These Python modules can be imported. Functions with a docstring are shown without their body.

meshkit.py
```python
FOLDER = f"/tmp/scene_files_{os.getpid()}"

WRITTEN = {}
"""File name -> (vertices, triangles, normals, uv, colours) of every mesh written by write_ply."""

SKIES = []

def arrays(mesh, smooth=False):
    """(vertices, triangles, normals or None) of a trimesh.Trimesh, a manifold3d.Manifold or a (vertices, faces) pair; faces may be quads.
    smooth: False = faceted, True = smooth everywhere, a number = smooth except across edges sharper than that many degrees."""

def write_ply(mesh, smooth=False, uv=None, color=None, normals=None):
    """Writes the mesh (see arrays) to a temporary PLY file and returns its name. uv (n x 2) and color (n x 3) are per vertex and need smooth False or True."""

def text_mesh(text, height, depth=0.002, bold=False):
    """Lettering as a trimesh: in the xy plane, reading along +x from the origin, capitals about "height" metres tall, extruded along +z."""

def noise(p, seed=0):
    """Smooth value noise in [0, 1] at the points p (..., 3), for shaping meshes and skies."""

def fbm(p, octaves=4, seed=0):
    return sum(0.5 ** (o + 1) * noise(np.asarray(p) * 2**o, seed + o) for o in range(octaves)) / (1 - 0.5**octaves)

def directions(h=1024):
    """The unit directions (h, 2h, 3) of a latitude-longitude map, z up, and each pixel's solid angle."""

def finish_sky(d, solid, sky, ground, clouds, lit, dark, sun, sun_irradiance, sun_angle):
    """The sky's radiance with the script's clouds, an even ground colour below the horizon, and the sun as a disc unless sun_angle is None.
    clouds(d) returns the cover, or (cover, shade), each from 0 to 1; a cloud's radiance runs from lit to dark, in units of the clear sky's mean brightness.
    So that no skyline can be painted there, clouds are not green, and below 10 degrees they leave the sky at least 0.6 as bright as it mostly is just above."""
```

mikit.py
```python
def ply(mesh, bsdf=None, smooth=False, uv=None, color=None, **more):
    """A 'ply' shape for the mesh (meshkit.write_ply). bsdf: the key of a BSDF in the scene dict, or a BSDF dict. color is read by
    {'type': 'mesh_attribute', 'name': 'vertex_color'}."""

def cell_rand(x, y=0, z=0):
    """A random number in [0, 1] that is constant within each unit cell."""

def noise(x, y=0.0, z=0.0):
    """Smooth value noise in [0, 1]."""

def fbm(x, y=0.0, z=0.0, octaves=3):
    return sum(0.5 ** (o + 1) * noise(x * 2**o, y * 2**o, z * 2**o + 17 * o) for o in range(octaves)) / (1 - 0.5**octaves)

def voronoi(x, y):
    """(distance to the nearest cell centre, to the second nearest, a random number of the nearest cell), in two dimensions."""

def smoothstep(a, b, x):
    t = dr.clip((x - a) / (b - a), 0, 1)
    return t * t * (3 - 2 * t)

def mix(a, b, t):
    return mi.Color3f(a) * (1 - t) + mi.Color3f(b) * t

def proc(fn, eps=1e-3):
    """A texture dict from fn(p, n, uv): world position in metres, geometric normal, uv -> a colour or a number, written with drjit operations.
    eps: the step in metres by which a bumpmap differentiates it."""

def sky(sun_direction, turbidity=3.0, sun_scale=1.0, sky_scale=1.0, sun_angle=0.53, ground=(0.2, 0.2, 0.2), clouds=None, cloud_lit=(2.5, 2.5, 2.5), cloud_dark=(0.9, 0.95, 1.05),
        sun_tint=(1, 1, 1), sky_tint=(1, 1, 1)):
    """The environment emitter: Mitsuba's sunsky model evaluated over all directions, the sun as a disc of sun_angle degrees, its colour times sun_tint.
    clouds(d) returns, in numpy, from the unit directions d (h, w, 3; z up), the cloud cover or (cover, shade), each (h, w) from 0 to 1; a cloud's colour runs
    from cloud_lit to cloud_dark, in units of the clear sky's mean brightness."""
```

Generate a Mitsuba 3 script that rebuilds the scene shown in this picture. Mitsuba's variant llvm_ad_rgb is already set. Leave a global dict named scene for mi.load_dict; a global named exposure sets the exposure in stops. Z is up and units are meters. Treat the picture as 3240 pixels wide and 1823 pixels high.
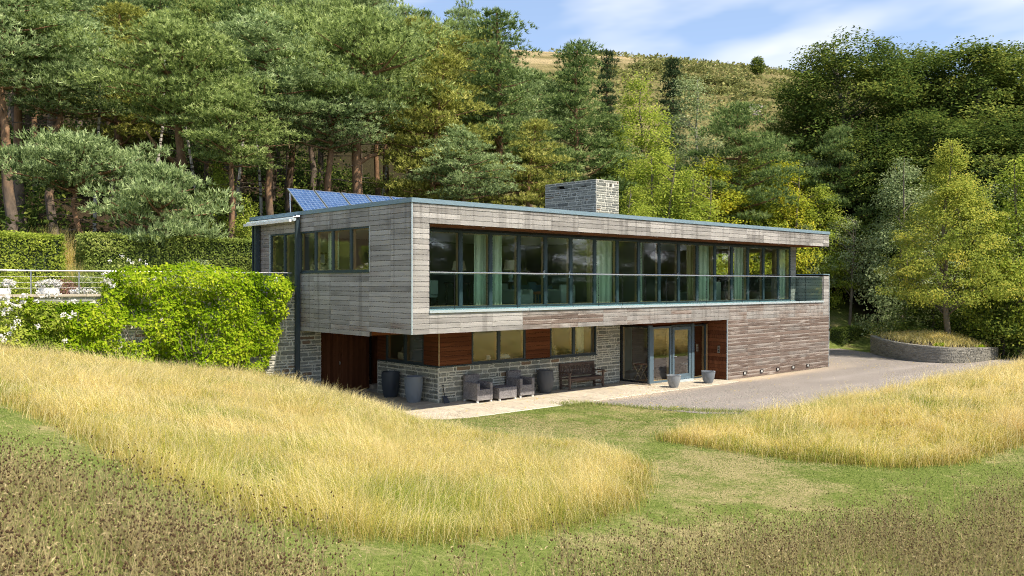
import math
import numpy as np
import trimesh
import shapely
from shapely.geometry import Polygon
import drjit as dr
import mitsuba as mi
import mikit
import meshkit
from mikit import noise, fbm, smoothstep, mix, cell_rand, voronoi

T = mi.ScalarTransform4f
scene, labels = {}, {}

# ------------------------------------------------------------------ camera, sky, exposure
CAM = np.array([-14.448, -20.395, 4.022])
scene['camera'] = {'type': 'perspective', 'fov': 61.53, 'fov_axis': 'x', 'near_clip': 0.05, 'far_clip': 3000.0,
                   'to_world': T().look_at(origin=CAM.tolist(), target=(CAM + [0.66852, 0.74367, -0.00605]).tolist(), up=[0.00284, 0.00559, 0.99998])}
SUN = (0.17, -0.67, 1.0)


def clouds(d):
    az, el = np.arctan2(d[..., 0], d[..., 1]), np.arcsin(np.clip(d[..., 2], -1, 1))
    q = np.stack([az * 5 + el * 11, el * 26 - az * 5.5, az * 0 + 3.1], -1)
    wisp = meshkit.fbm(q, 5, seed=4)
    q2 = np.stack([az * 3.2 + 1.7, el * 7, az * 0], -1)
    big = meshkit.fbm(q2, 3, seed=9)
    c = np.clip((wisp * 0.62 + big * 0.55 - 0.52) * 3.6, 0, 1)
    return 0.16 + 0.70 * c, 0.0 * c


scene['sky'] = mikit.sky(SUN, turbidity=3.2, clouds=clouds, cloud_lit=(2.15, 2.2, 2.25), cloud_dark=(1.2, 1.25, 1.35), sun_tint=(0.93, 1.0, 1.10))
exposure = 2.42

# ------------------------------------------------------------------ small mesh helpers: everything is (v, f, uv)


class MB:
    def __init__(self):
        self.v, self.f, self.u, self.n = [], [], [], 0

    def add(self, v, f, uv=None):
        v = np.asarray(v, float)
        f = np.asarray(f, int)
        if f.shape[1] == 4:
            f = np.vstack([f[:, [0, 1, 2]], f[:, [0, 2, 3]]])
        if uv is None:
            uv = np.zeros((len(v), 2))
        uv = np.broadcast_to(np.asarray(uv, float), (len(v), 2))
        self.v.append(v)
        self.f.append(f + self.n)
        self.u.append(uv)
        self.n += len(v)
        return self

    def box(self, x0, x1, y0, y1, z0, z1, uv=None):
        return self.add(*box(x0, x1, y0, y1, z0, z1), uv)

    def get(self):
        return np.vstack(self.v), np.vstack(self.f), np.vstack(self.u)


BOXF = np.array([[0, 2, 3, 1], [4, 5, 7, 6], [0, 1, 5, 4], [2, 6, 7, 3], [0, 4, 6, 2], [1, 3, 7, 5]])


def box(x0, x1, y0, y1, z0, z1):
    v = np.array([[x, y, z] for x in (x0, x1) for y in (y0, y1) for z in (z0, z1)], float)
    # index = 4x + 2y + z
    f = np.array([[0, 1, 3, 2], [4, 6, 7, 5], [0, 4, 5, 1], [2, 3, 7, 6], [0, 2, 6, 4], [1, 5, 7, 3]])
    return v, np.vstack([f[:, [0, 1, 2]], f[:, [0, 2, 3]]])


def tube(pts, radii, sides=6, cap=True):
    p = np.asarray(pts, float)
    r = np.broadcast_to(np.asarray(radii, float), (len(p),))
    t = np.gradient(p, axis=0)
    t /= np.linalg.norm(t, axis=1, keepdims=True) + 1e-9
    ref = np.where(np.abs(t[:, 2:]) < 0.9, [[0, 0, 1.0]], [[1.0, 0, 0]])
    a = np.cross(t, ref)
    a /= np.linalg.norm(a, axis=1, keepdims=True) + 1e-9
    b = np.cross(t, a)
    ang = np.arange(sides) * 2 * np.pi / sides
    v = p[:, None] + r[:, None, None] * (np.cos(ang)[None, :, None] * a[:, None] + np.sin(ang)[None, :, None] * b[:, None])
    v = v.reshape(-1, 3)
    i, j = np.meshgrid(np.arange(len(p) - 1), np.arange(sides), indexing='ij')
    q = np.stack([i * sides + j, (i + 1) * sides + j, (i + 1) * sides + (j + 1) % sides, i * sides + (j + 1) % sides], -1).reshape(-1, 4)
    f = np.vstack([q[:, [0, 1, 2]], q[:, [0, 2, 3]]])
    if cap:
        n = len(v)
        v = np.vstack([v, p[:1], p[-1:]])
        k = np.arange(sides)
        e = (len(p) - 1) * sides
        f = np.vstack([f, np.stack([k * 0 + n, k, (k + 1) % sides], 1), np.stack([k * 0 + n + 1, e + (k + 1) % sides, e + k], 1)])
    return v, f


def lathe(profile, n=28, at=(0, 0, 0)):
    pr = np.asarray(profile, float)
    ang = np.arange(n) * 2 * np.pi / n
    v = np.stack([pr[:, None, 0] * np.cos(ang), pr[:, None, 0] * np.sin(ang), np.broadcast_to(pr[:, None, 1], (len(pr), n))], -1).reshape(-1, 3) + np.asarray(at, float)
    i, j = np.meshgrid(np.arange(len(pr) - 1), np.arange(n), indexing='ij')
    q = np.stack([i * n + j, i * n + (j + 1) % n, (i + 1) * n + (j + 1) % n, (i + 1) * n + j], -1).reshape(-1, 4)
    return v, np.vstack([q[:, [0, 1, 2]], q[:, [0, 2, 3]]])


def rotz(v, deg, at=(0, 0)):
    a = math.radians(deg)
    v = np.array(v, float)
    x, y = v[:, 0] - at[0], v[:, 1] - at[1]
    v[:, 0], v[:, 1] = at[0] + x * math.cos(a) - y * math.sin(a), at[1] + x * math.sin(a) + y * math.cos(a)
    return v


def put(key, mesh, bsdf, label=None, category=None, group=None, kind=None, smooth=False, **more):
    """One entry of the scene. mesh: MB or (v, f[, uv])."""
    if isinstance(mesh, MB):
        mesh = mesh.get()
    if len(mesh) == 3 and smooth in (False, True):
        scene[key] = mikit.ply((mesh[0], mesh[1]), 'mat_' + bsdf, smooth=smooth, uv=mesh[2], **more)
    else:
        scene[key] = mikit.ply((mesh[0], mesh[1]), 'mat_' + bsdf, smooth=smooth, **more)
    tag(key, label, category, group, kind)
    return key


def tag(key, label=None, category=None, group=None, kind=None):
    d = {k: v for k, v in dict(label=label, category=category, group=group, kind=kind).items() if v}
    if d:
        labels[key] = d


COUNT = {}


def num(name):
    """name, name_001, name_002 ..."""
    n = COUNT.get(name, 0)
    COUNT[name] = n + 1
    return name if n == 0 else f'{name}_{n:03d}'


def put_n(key, *a, **k):
    return put(num(key), *a, **k)


# ------------------------------------------------------------------ materials


def rgb(c):
    return {'type': 'rgb', 'value': list(c)}


def solid(name, c, rough=0.6, metallic=0.0, spec=0.4, **more):
    scene['mat_' + name] = {'type': 'twosided', 'bsdf': {'type': 'principled', 'base_color': rgb(c) if not isinstance(c, dict) else c, 'roughness': rough, 'metallic': metallic, 'specular': spec, **more}}


def matte(name, fn):
    scene['mat_' + name] = {'type': 'twosided', 'bsdf': {'type': 'diffuse', 'reflectance': mikit.proc(fn) if callable(fn) else rgb(fn)}}


def leafy(name, c0, c1, c2, trans=0.75, rough=0.55, dead=None):
    """Thin leaves and blades whose colour runs c0 - c1 - c2 with the number in uv.x."""
    def fn(p, n, uv):
        t = uv.x
        c = mix(mix(c0, c1, dr.clip(t * 2, 0, 1)), mi.Color3f(c2), dr.clip(t * 2 - 1, 0, 1))
        return c if dead is None else mix(c, dead, uv.y)
    scene['mat_' + name] = {'type': 'principledthin', 'base_color': mikit.proc(fn), 'roughness': rough, 'diff_trans': trans, 'eta': 1.35, 'spec_trans': 0.0}


def ramp_matte(name, c0, c1, c2, grain=0.0, freq=8.0):
    def fn(p, n, uv):
        t = uv.x
        c = mix(mix(c0, c1, dr.clip(t * 2, 0, 1)), mi.Color3f(c2), dr.clip(t * 2 - 1, 0, 1))
        if grain:
            c = c * (1 - grain + 2 * grain * fbm(p.x * freq, p.y * freq, p.z * freq, octaves=3))
        return c
    matte(name, fn)


def clad_fn(p, n, uv):
    along = dr.select(dr.abs(n.x) > 0.6, p.y, p.x)
    r, brown = uv.x, uv.y
    fine = fbm(along * 2.2 + r * 91, p.z * 55 + r * 17, 0.3, octaves=3)
    blot = fbm(along * 1.1 + 7, p.z * 1.6, r * 5, octaves=3)
    drip = fbm(along * 5.0, p.z * 0.7, 4.0, octaves=3)
    grey = mix((0.15, 0.142, 0.134), (0.46, 0.445, 0.425), dr.clip(0.08 + 0.55 * fine + 0.45 * blot + 0.55 * (r - 0.5), 0, 1))
    brn = mix((0.07, 0.05, 0.041), (0.225, 0.175, 0.15), dr.clip(0.15 + 0.75 * fine + 0.4 * (r - 0.5), 0, 1))
    b = smoothstep(0.25, 0.75, brown + 0.8 * (blot - 0.5) + 0.28 * (r - 0.5))
    c = mix(grey, brn, b)
    # rain streaks that run down from roof edge and sills
    run = fbm(along * 6.5, p.z * 0.32 + 3, 7.0, octaves=3)
    c = c * (1 - (0.25 - 0.17 * b) * smoothstep(0.54, 0.72, run))
    # paler upper edge of every board, only where the timber is brown
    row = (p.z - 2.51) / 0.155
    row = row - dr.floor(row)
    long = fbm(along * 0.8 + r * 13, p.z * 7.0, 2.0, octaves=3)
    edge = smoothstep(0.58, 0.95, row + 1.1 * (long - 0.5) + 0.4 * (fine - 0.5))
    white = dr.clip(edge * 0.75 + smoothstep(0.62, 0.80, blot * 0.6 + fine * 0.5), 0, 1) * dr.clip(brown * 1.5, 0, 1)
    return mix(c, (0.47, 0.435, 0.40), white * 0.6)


def cedar_fn(p, n, uv):
    along = dr.select(dr.abs(n.x) > 0.6, p.y, p.x)
    v = uv.y
    fine = dr.select(v > 0.5, fbm(along * 60, p.z * 1.5, uv.x * 9, octaves=3), fbm(along * 1.6, p.z * 50, uv.x * 9, octaves=3))
    return mix((0.075, 0.026, 0.013), (0.24, 0.095, 0.045), dr.clip(fine * 0.8 + 0.5 * (uv.x - 0.4), 0, 1))


def stone_fn(p, n, uv):
    g = fbm(p.x * 14, p.y * 14, p.z * 22, octaves=3)
    c = mix((0.15, 0.158, 0.14), (0.37, 0.375, 0.32), dr.clip(0.15 + 0.75 * uv.x + 0.7 * (g - 0.5), 0, 1))
    return mix(c, mix((0.20, 0.14, 0.09), (0.27, 0.20, 0.14), g), smoothstep(0.5, 0.6, uv.y))


def mortar_fn(p, n, uv):
    g = fbm(p.x * 9, p.y * 9, p.z * 9, octaves=3)
    return mix((0.50, 0.49, 0.415), (0.74, 0.725, 0.64), g)


def slab_fn(p, n, uv):
    g = fbm(p.x * 5 + uv.x * 31, p.y * 5, 0.5, octaves=4)
    s = fbm(p.x * 0.9, p.y * 0.9, 2.0, octaves=2)
    return mix((0.34, 0.295, 0.225), (0.56, 0.505, 0.41), dr.clip(0.1 + 0.5 * g + 0.35 * uv.x + 0.3 * (s - 0.5), 0, 1))


def drive_fn(p, n, uv):
    g = fbm(p.x * 22, p.y * 22, 0.5, octaves=3)
    s = fbm(p.x * 0.45, p.y * 0.8, 2.0, octaves=3)
    e = voronoi(p.x * 28, p.y * 28)
    c = mix((0.165, 0.147, 0.133), (0.29, 0.262, 0.238), dr.clip(0.15 + 0.5 * g + 0.45 * s + 0.3 * (e[2] - 0.5), 0, 1))
    near = smoothstep(-1.3, -0.2, p.y + 0.8 * (s - 0.5)) * smoothstep(30, 16, p.x)
    rut = dr.exp(-dr.square((p.y + 2.3 + 0.25 * s) / 0.32)) + dr.exp(-dr.square((p.y + 4.0 + 0.25 * s) / 0.32))
    c = mix(c, (0.33, 0.30, 0.28), rut * 0.35 * smoothstep(8, 12, p.x) * s * 1.6)
    return mix(c, (0.50, 0.40, 0.28), near * 0.75)


def ground_fn(p, n, uv):
    a = fbm(p.x * 0.42 + 3, p.y * 0.42, 0.0, octaves=4)
    b = fbm(p.x * 2.1, p.y * 2.1, 5.0, octaves=3)
    f = fbm(p.x * 19, p.y * 19, 1.0, octaves=3)
    green = mix((0.07, 0.105, 0.02), (0.175, 0.205, 0.058), dr.clip(f * 0.8 + 0.3 * b, 0, 1))
    straw = mix((0.17, 0.15, 0.066), (0.33, 0.275, 0.145), dr.clip(f * 0.7 + 0.4 * b, 0, 1))
    t = smoothstep(0.42, 0.70, 0.10 * smoothstep(-9, -13, p.x) + 0.62 * a + 0.38 * b + 0.25 * (f - 0.5))
    c = mix(green, straw, t * 0.9)
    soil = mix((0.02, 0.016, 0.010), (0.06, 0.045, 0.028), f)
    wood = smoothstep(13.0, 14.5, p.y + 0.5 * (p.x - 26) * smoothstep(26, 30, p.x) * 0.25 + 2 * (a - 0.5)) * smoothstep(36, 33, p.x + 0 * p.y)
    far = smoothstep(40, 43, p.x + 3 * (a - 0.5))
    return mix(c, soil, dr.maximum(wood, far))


def hill_fn(p, n, uv):
    a = fbm(p.x * 0.03, p.y * 0.03, 1.0, octaves=4)
    b = fbm(p.x * 0.16, p.y * 0.16, 3.0, octaves=4)
    f = fbm(p.x * 1.1, p.y * 1.1, 3.0, octaves=3)
    t = uv.y          # 0 at the foot, 1 at the ridge
    grass = mix((0.22, 0.175, 0.095), (0.42, 0.335, 0.19), dr.clip(0.5 * b + 0.5 * f, 0, 1))
    heath = mix((0.10, 0.092, 0.038), (0.21, 0.185, 0.08), dr.clip(0.6 * f + 0.4 * b, 0, 1))
    fern = mix((0.20, 0.085, 0.03), (0.36, 0.18, 0.07), dr.clip(0.7 * f + 0.3 * b, 0, 1))
    up = smoothstep(0.50, 0.72, t + 0.35 * (a - 0.5) + 0.30 * (b - 0.5))
    c = mix(heath, grass, up)
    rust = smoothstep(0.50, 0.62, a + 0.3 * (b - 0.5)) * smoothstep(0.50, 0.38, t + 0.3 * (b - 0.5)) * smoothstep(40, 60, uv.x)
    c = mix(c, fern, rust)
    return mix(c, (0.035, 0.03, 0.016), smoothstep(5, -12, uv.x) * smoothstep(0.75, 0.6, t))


def pine_bark_fn(p, n, uv):
    g = fbm(p.x * 6, p.y * 6, p.z * 3.0, octaves=3)
    low = mix((0.08, 0.063, 0.05), (0.23, 0.19, 0.155), g)
    up = mix((0.15, 0.083, 0.047), (0.36, 0.225, 0.135), g)
    return mix(low, up, smoothstep(0.10, 0.42, uv.y + 0.25 * (g - 0.5)))


def birch_bark_fn(p, n, uv):
    g = fbm(p.x * 3, p.y * 3, p.z * 9, octaves=3)
    return mix((0.48, 0.45, 0.40), (0.07, 0.06, 0.05), smoothstep(0.52, 0.64, g))


def grey_bark_fn(p, n, uv):
    g = fbm(p.x * 9, p.y * 9, p.z * 4, octaves=3)
    return mix((0.09, 0.075, 0.06), (0.25, 0.22, 0.18), g)


def wicker_fn(p, n, uv):
    along = p.x * 0.8 + p.y * 0.8
    col = dr.floor(along * 26)
    w = dr.sin(p.z * 210 + 3.14159 * (col - 2 * dr.floor(col / 2)))
    v = dr.abs(dr.sin(along * 26 * 3.14159))
    r = cell_rand(col, dr.floor(p.z * 33), 1)
    t = dr.clip(0.5 + 0.28 * w + 0.25 * v - 0.3 + 0.35 * (r - 0.5), 0, 1)
    low = smoothstep(0.20, 0.05, p.z)
    return mix(mix((0.10, 0.095, 0.10), (0.42, 0.40, 0.405), t), (0.5, 0.47, 0.43), low * 0.45)


def old_wood_fn(p, n, uv):
    g = fbm(p.x * 5, p.y * 30, p.z * 30, octaves=3)
    return mix((0.055, 0.04, 0.034), (0.20, 0.15, 0.125), dr.clip(g + 0.4 * (uv.x - 0.5), 0, 1))


def cell_fn(p, n, uv):
    # photovoltaic cells: six by ten, thin pale grid lines
    u, v = uv.x * 6, uv.y * 10
    fu, fv = dr.abs(u - dr.floor(u) - 0.5), dr.abs(v - dr.floor(v) - 0.5)
    line = smoothstep(0.455, 0.475, dr.maximum(fu, fv))
    r = cell_rand(dr.floor(u), dr.floor(v), dr.floor(p.x))
    return mix(mix((0.02, 0.055, 0.15), (0.035, 0.08, 0.19), r), (0.24, 0.31, 0.40), line)


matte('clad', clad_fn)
matte('cedar', cedar_fn)
matte('stone', stone_fn)
matte('mortar', mortar_fn)
matte('slab', slab_fn)
matte('shaded_mortar', lambda p, n, uv: mix((0.20, 0.19, 0.17), (0.34, 0.325, 0.285), fbm(p.x * 9, p.y * 9, p.z * 9, octaves=3)))  # planter wall mortar, darkened in colour for the shade on that wall
matte('dark_stone', lambda p, n, uv: mix((0.12, 0.118, 0.106), (0.31, 0.30, 0.265), dr.clip(0.2 + 0.7 * uv.x + 0.6 * (fbm(p.x * 14, p.y * 14, p.z * 22, octaves=3) - 0.5), 0, 1)))  # grey planter stone with the wall's shade mixed into its colour
matte('drive_grit', drive_fn)
matte('turf_base', ground_fn)
matte('hill_cover', hill_fn)
matte('pine_bark', pine_bark_fn)
matte('birch_bark', birch_bark_fn)
matte('grey_bark', grey_bark_fn)
matte('wicker', wicker_fn)
matte('old_wood', old_wood_fn)
scene['mat_pv'] = {'type': 'principled', 'base_color': mikit.proc(cell_fn), 'roughness': 0.16, 'specular': 0.5}
solid('blue_metal', (0.18, 0.26, 0.315), 0.38, 0.0, 0.5)
solid('frame_metal', (0.032, 0.050, 0.062), 0.4, 0.0, 0.5)
solid('door_metal', (0.085, 0.13, 0.165), 0.4, 0.0, 0.5)
solid('room_wall', (0.22, 0.215, 0.185), 0.9)
solid('black_metal', (0.012, 0.013, 0.016), 0.5)
solid('pale_metal', (0.52, 0.60, 0.64), 0.35, 0.3)
solid('steel', (0.72, 0.72, 0.74), 0.28, 1.0)
solid('dull_steel', (0.30, 0.30, 0.31), 0.5, 1.0)
solid('white_paint', (0.75, 0.75, 0.73), 0.5)
solid('oak', (0.34, 0.235, 0.12), 0.6)
solid('hedge_heart', (0.03, 0.045, 0.016), 0.9)
solid('lens', (0.40, 0.41, 0.40), 0.4)
solid('board_backing', (0.055, 0.048, 0.042), 0.9)
solid('dark_backing', (0.018, 0.015, 0.013), 0.9)
solid('plaster', (0.50, 0.50, 0.43), 0.9)
solid('green_plaster', (0.24, 0.27, 0.165), 0.9)
solid('floor_wood', (0.17, 0.105, 0.06), 0.45)
solid('carpet', (0.22, 0.20, 0.17), 0.95)
solid('lead_pot', (0.17, 0.195, 0.225), 0.55, 0.0)
solid('slate_pot', (0.045, 0.055, 0.07), 0.4)
solid('grey_pot', (0.085, 0.09, 0.098), 0.7)
solid('glazed_pot', (0.23, 0.25, 0.27), 0.35)
solid('soil', (0.035, 0.025, 0.018), 0.95)
solid('rubber', (0.02, 0.02, 0.02), 0.8)
solid('coir', (0.38, 0.19, 0.08), 0.95)
solid('shade_cloth', (0.62, 0.56, 0.40), 0.9)
solid('sofa_cloth', (0.50, 0.55, 0.47), 0.9)
solid('blue_cloth', (0.06, 0.11, 0.16), 0.9)
solid('brown_cloth', (0.26, 0.10, 0.05), 0.8)
solid('teddy_fur', (0.34, 0.24, 0.13), 1.0)
solid('pale_fur', (0.48, 0.43, 0.28), 1.0)
solid('dark_wood', (0.05, 0.026, 0.016), 0.4)
solid('tea_towel', (0.55, 0.66, 0.68), 0.9)
solid('rock', (0.24, 0.21, 0.18), 0.9)
solid('petal', (0.66, 0.65, 0.62), 0.8)
matte('knap_head', (0.085, 0.054, 0.030))
matte('curtain', lambda p, n, uv: mix((0.42, 0.50, 0.38), (0.74, 0.80, 0.66), dr.clip(0.5 + 0.5 * dr.sin(p.x * 70), 0, 1)))
matte('ochre_curtain', lambda p, n, uv: mix((0.30, 0.26, 0.10), (0.48, 0.42, 0.20), dr.clip(0.5 + 0.5 * dr.sin(p.x * 80), 0, 1)))
scene['mat_pane'] = {'type': 'thindielectric', 'int_ior': 1.85, 'specular_transmittance': rgb((0.83, 0.88, 0.84))}
scene['mat_green_pane'] = {'type': 'thindielectric', 'int_ior': 1.5, 'specular_transmittance': rgb((0.66, 0.84, 0.79))}
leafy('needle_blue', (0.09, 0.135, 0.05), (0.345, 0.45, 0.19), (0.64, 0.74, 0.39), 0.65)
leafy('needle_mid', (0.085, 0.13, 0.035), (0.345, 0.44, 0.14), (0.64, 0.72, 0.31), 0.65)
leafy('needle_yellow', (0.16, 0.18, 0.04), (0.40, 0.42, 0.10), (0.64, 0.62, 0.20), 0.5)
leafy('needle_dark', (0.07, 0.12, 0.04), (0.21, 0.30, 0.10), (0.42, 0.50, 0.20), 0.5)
leafy('leaf_yellow', (0.22, 0.29, 0.035), (0.50, 0.53, 0.06), (0.76, 0.65, 0.075), 0.95)
leafy('needle_spruce', (0.03, 0.055, 0.025), (0.075, 0.115, 0.05), (0.14, 0.19, 0.08), 0.3)
leafy('leaf_olive', (0.17, 0.235, 0.04), (0.42, 0.48, 0.095), (0.74, 0.65, 0.13), 0.95)
leafy('leaf_gold', (0.30, 0.30, 0.03), (0.56, 0.49, 0.05), (0.78, 0.58, 0.05), 0.9)
leafy('leaf_lime', (0.15, 0.23, 0.035), (0.37, 0.45, 0.07), (0.62, 0.66, 0.13), 0.9)
leafy('leaf_silver', (0.163, 0.225, 0.100), (0.325, 0.400, 0.188), (0.600, 0.650, 0.375), 0.7)
leafy('leaf_beech', (0.045, 0.08, 0.02), (0.13, 0.19, 0.04), (0.34, 0.36, 0.075), 0.7)
leafy('leaf_hedge', (0.112, 0.175, 0.037), (0.250, 0.325, 0.069), (0.525, 0.562, 0.175), 0.7)
leafy('leaf_vine', (0.08, 0.16, 0.010), (0.28, 0.43, 0.016), (0.56, 0.63, 0.05), 0.9)
leafy('leaf_scrub', (0.128, 0.150, 0.053), (0.225, 0.247, 0.083), (0.375, 0.352, 0.135), 0.4)
leafy('meadow_blade', (0.24, 0.345, 0.042), (0.685, 0.58, 0.16), (0.91, 0.79, 0.45), 0.85, dead=(0.36, 0.22, 0.10))
leafy('turf_blade', (0.16, 0.235, 0.05), (0.35, 0.395, 0.125), (0.64, 0.55, 0.29), 0.8)
leafy('knap_stem', (0.19, 0.21, 0.07), (0.36, 0.295, 0.15), (0.62, 0.51, 0.29), 0.6)
leafy('heather', (0.16, 0.09, 0.075), (0.28, 0.16, 0.13), (0.40, 0.25, 0.20), 0.4)

# ------------------------------------------------------------------ terrain


def sstep(a, b, x):
    t = np.clip((x - a) / (b - a), 0, 1)
    return t * t * (3 - 2 * t)


def H(x, y):
    x, y = np.broadcast_arrays(np.asarray(x, float), np.asarray(y, float))
    x0 = -1 + 0.26 * (np.clip(y, -25, 8) + 9)
    h = 0.165 * np.logaddexp(0, (x0 - x) * 1.2) / 1.2
    h = np.where(h > 2.6, 2.6 + (h - 2.6) * 0.3, h)
    h = h * np.where(y > -1.2, 1 - sstep(-1.0, 0.2, x) * sstep(-1.2, -0.2, y), 1)
    h = h + 0.05 * (meshkit.noise(np.stack([x * 0.35, y * 0.35, x * 0], -1), 3) - 0.5) * sstep(3, -1, x)
    h = h + 0.55 * sstep(3.5, 16, x) * sstep(-6.6, -9.5, y) * sstep(-21, -14, y) * sstep(60, 40, x)
    # terrace behind the garden wall and the wooded slope behind house and terrace
    back = 3.28 + 0.30 * np.clip(y - 14.5, 0, None)
    west = np.where(y > 6.9, back, h)
    h = np.where(x < 0.03, west, h)
    h = np.where((x >= 0.03) & (x < 25.2) & (y > 10.3), back, h)
    yf = 10 - 0.42 * (x - 26)
    d = np.maximum(y - yf, 0.26 * (x - 37.0) * (y > -14))
    d = np.clip(d, 0, None)
    bank = np.minimum(0.5 * d, 4.0) + 0.25 * np.clip(d - 8, 0, None)
    bank = bank * sstep(-13, -3.5, y)
    h = np.where(x >= 25.2, np.maximum(bank, np.where(y < -6, h, 0)), h)
    return h


def inside(poly, x, y):
    return shapely.contains_xy(Polygon(poly), x, y)


gx = np.unique(np.concatenate([np.arange(-60, -20, 2.0), np.arange(-20, 46, 0.5), np.arange(46, 111, 2.0), [0.0, 0.06, 25.17, 25.23]]))
gy = np.unique(np.concatenate([np.arange(-70, -22, 2.0), np.arange(-22, 20, 0.5), np.arange(20, 111, 1.5), [6.88, 6.92, 10.28, 10.32]]))
X, Y = np.meshgrid(gx, gy, indexing='ij')
Z = H(X, Y) + np.where((Y < -22), -0.0, 0)
# the far edges of the sheet sink below the hillside
i, j = np.meshgrid(np.arange(len(gx) - 1), np.arange(len(gy) - 1), indexing='ij')
n = len(gy)
quads = np.stack([i * n + j, (i + 1) * n + j, (i + 1) * n + j + 1, i * n + j + 1], -1).reshape(-1, 4)
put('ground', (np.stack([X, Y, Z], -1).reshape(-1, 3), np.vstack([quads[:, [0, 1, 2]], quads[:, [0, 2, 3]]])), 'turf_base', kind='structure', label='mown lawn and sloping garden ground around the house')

# the hillside beyond the wood: ridge some 260 m away
FW, RT = np.array([0.66852, 0.74367]), np.array([0.74368, -0.66853])
dist = np.concatenate([np.linspace(74, 280, 60), np.linspace(290, 520, 12)])
lat = np.linspace(-330, 330, 111)
Dg, Lg = np.meshgrid(dist, lat, indexing='ij')
t = np.clip((Dg - 74) / 186, 0, None)
ridge = 72.3 - 0.107 * Lg + 2.2 * np.sin(Lg * 0.03 + 0.6)
prof = np.where(t < 1, t ** 0.92 * (1.16 - 0.16 * t * t), 1 - 0.05 * (t - 1))
px, py = CAM[0] + FW[0] * Dg + RT[0] * Lg, CAM[1] + FW[1] * Dg + RT[1] * Lg
hz = 8 + (ridge - 8) * prof + 1.6 * (meshkit.fbm(np.stack([px * 0.03, py * 0.03, px * 0], -1), 3, 5) - 0.5) * np.clip(t, 0, 1)
nl = len(lat)
i, j = np.meshgrid(np.arange(len(dist) - 1), np.arange(nl - 1), indexing='ij')
q = np.stack([i * nl + j, i * nl + j + 1, (i + 1) * nl + j + 1, (i + 1) * nl + j], -1).reshape(-1, 4)
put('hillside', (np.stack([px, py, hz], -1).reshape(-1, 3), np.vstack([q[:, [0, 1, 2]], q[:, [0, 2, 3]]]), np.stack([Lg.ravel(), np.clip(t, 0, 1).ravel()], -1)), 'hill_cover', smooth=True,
    kind='structure', label='dry grassy hillside with heath and bracken beyond the wood')
from scipy.interpolate import RegularGridInterpolator
hill_z = RegularGridInterpolator((dist, lat), hz)


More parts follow.
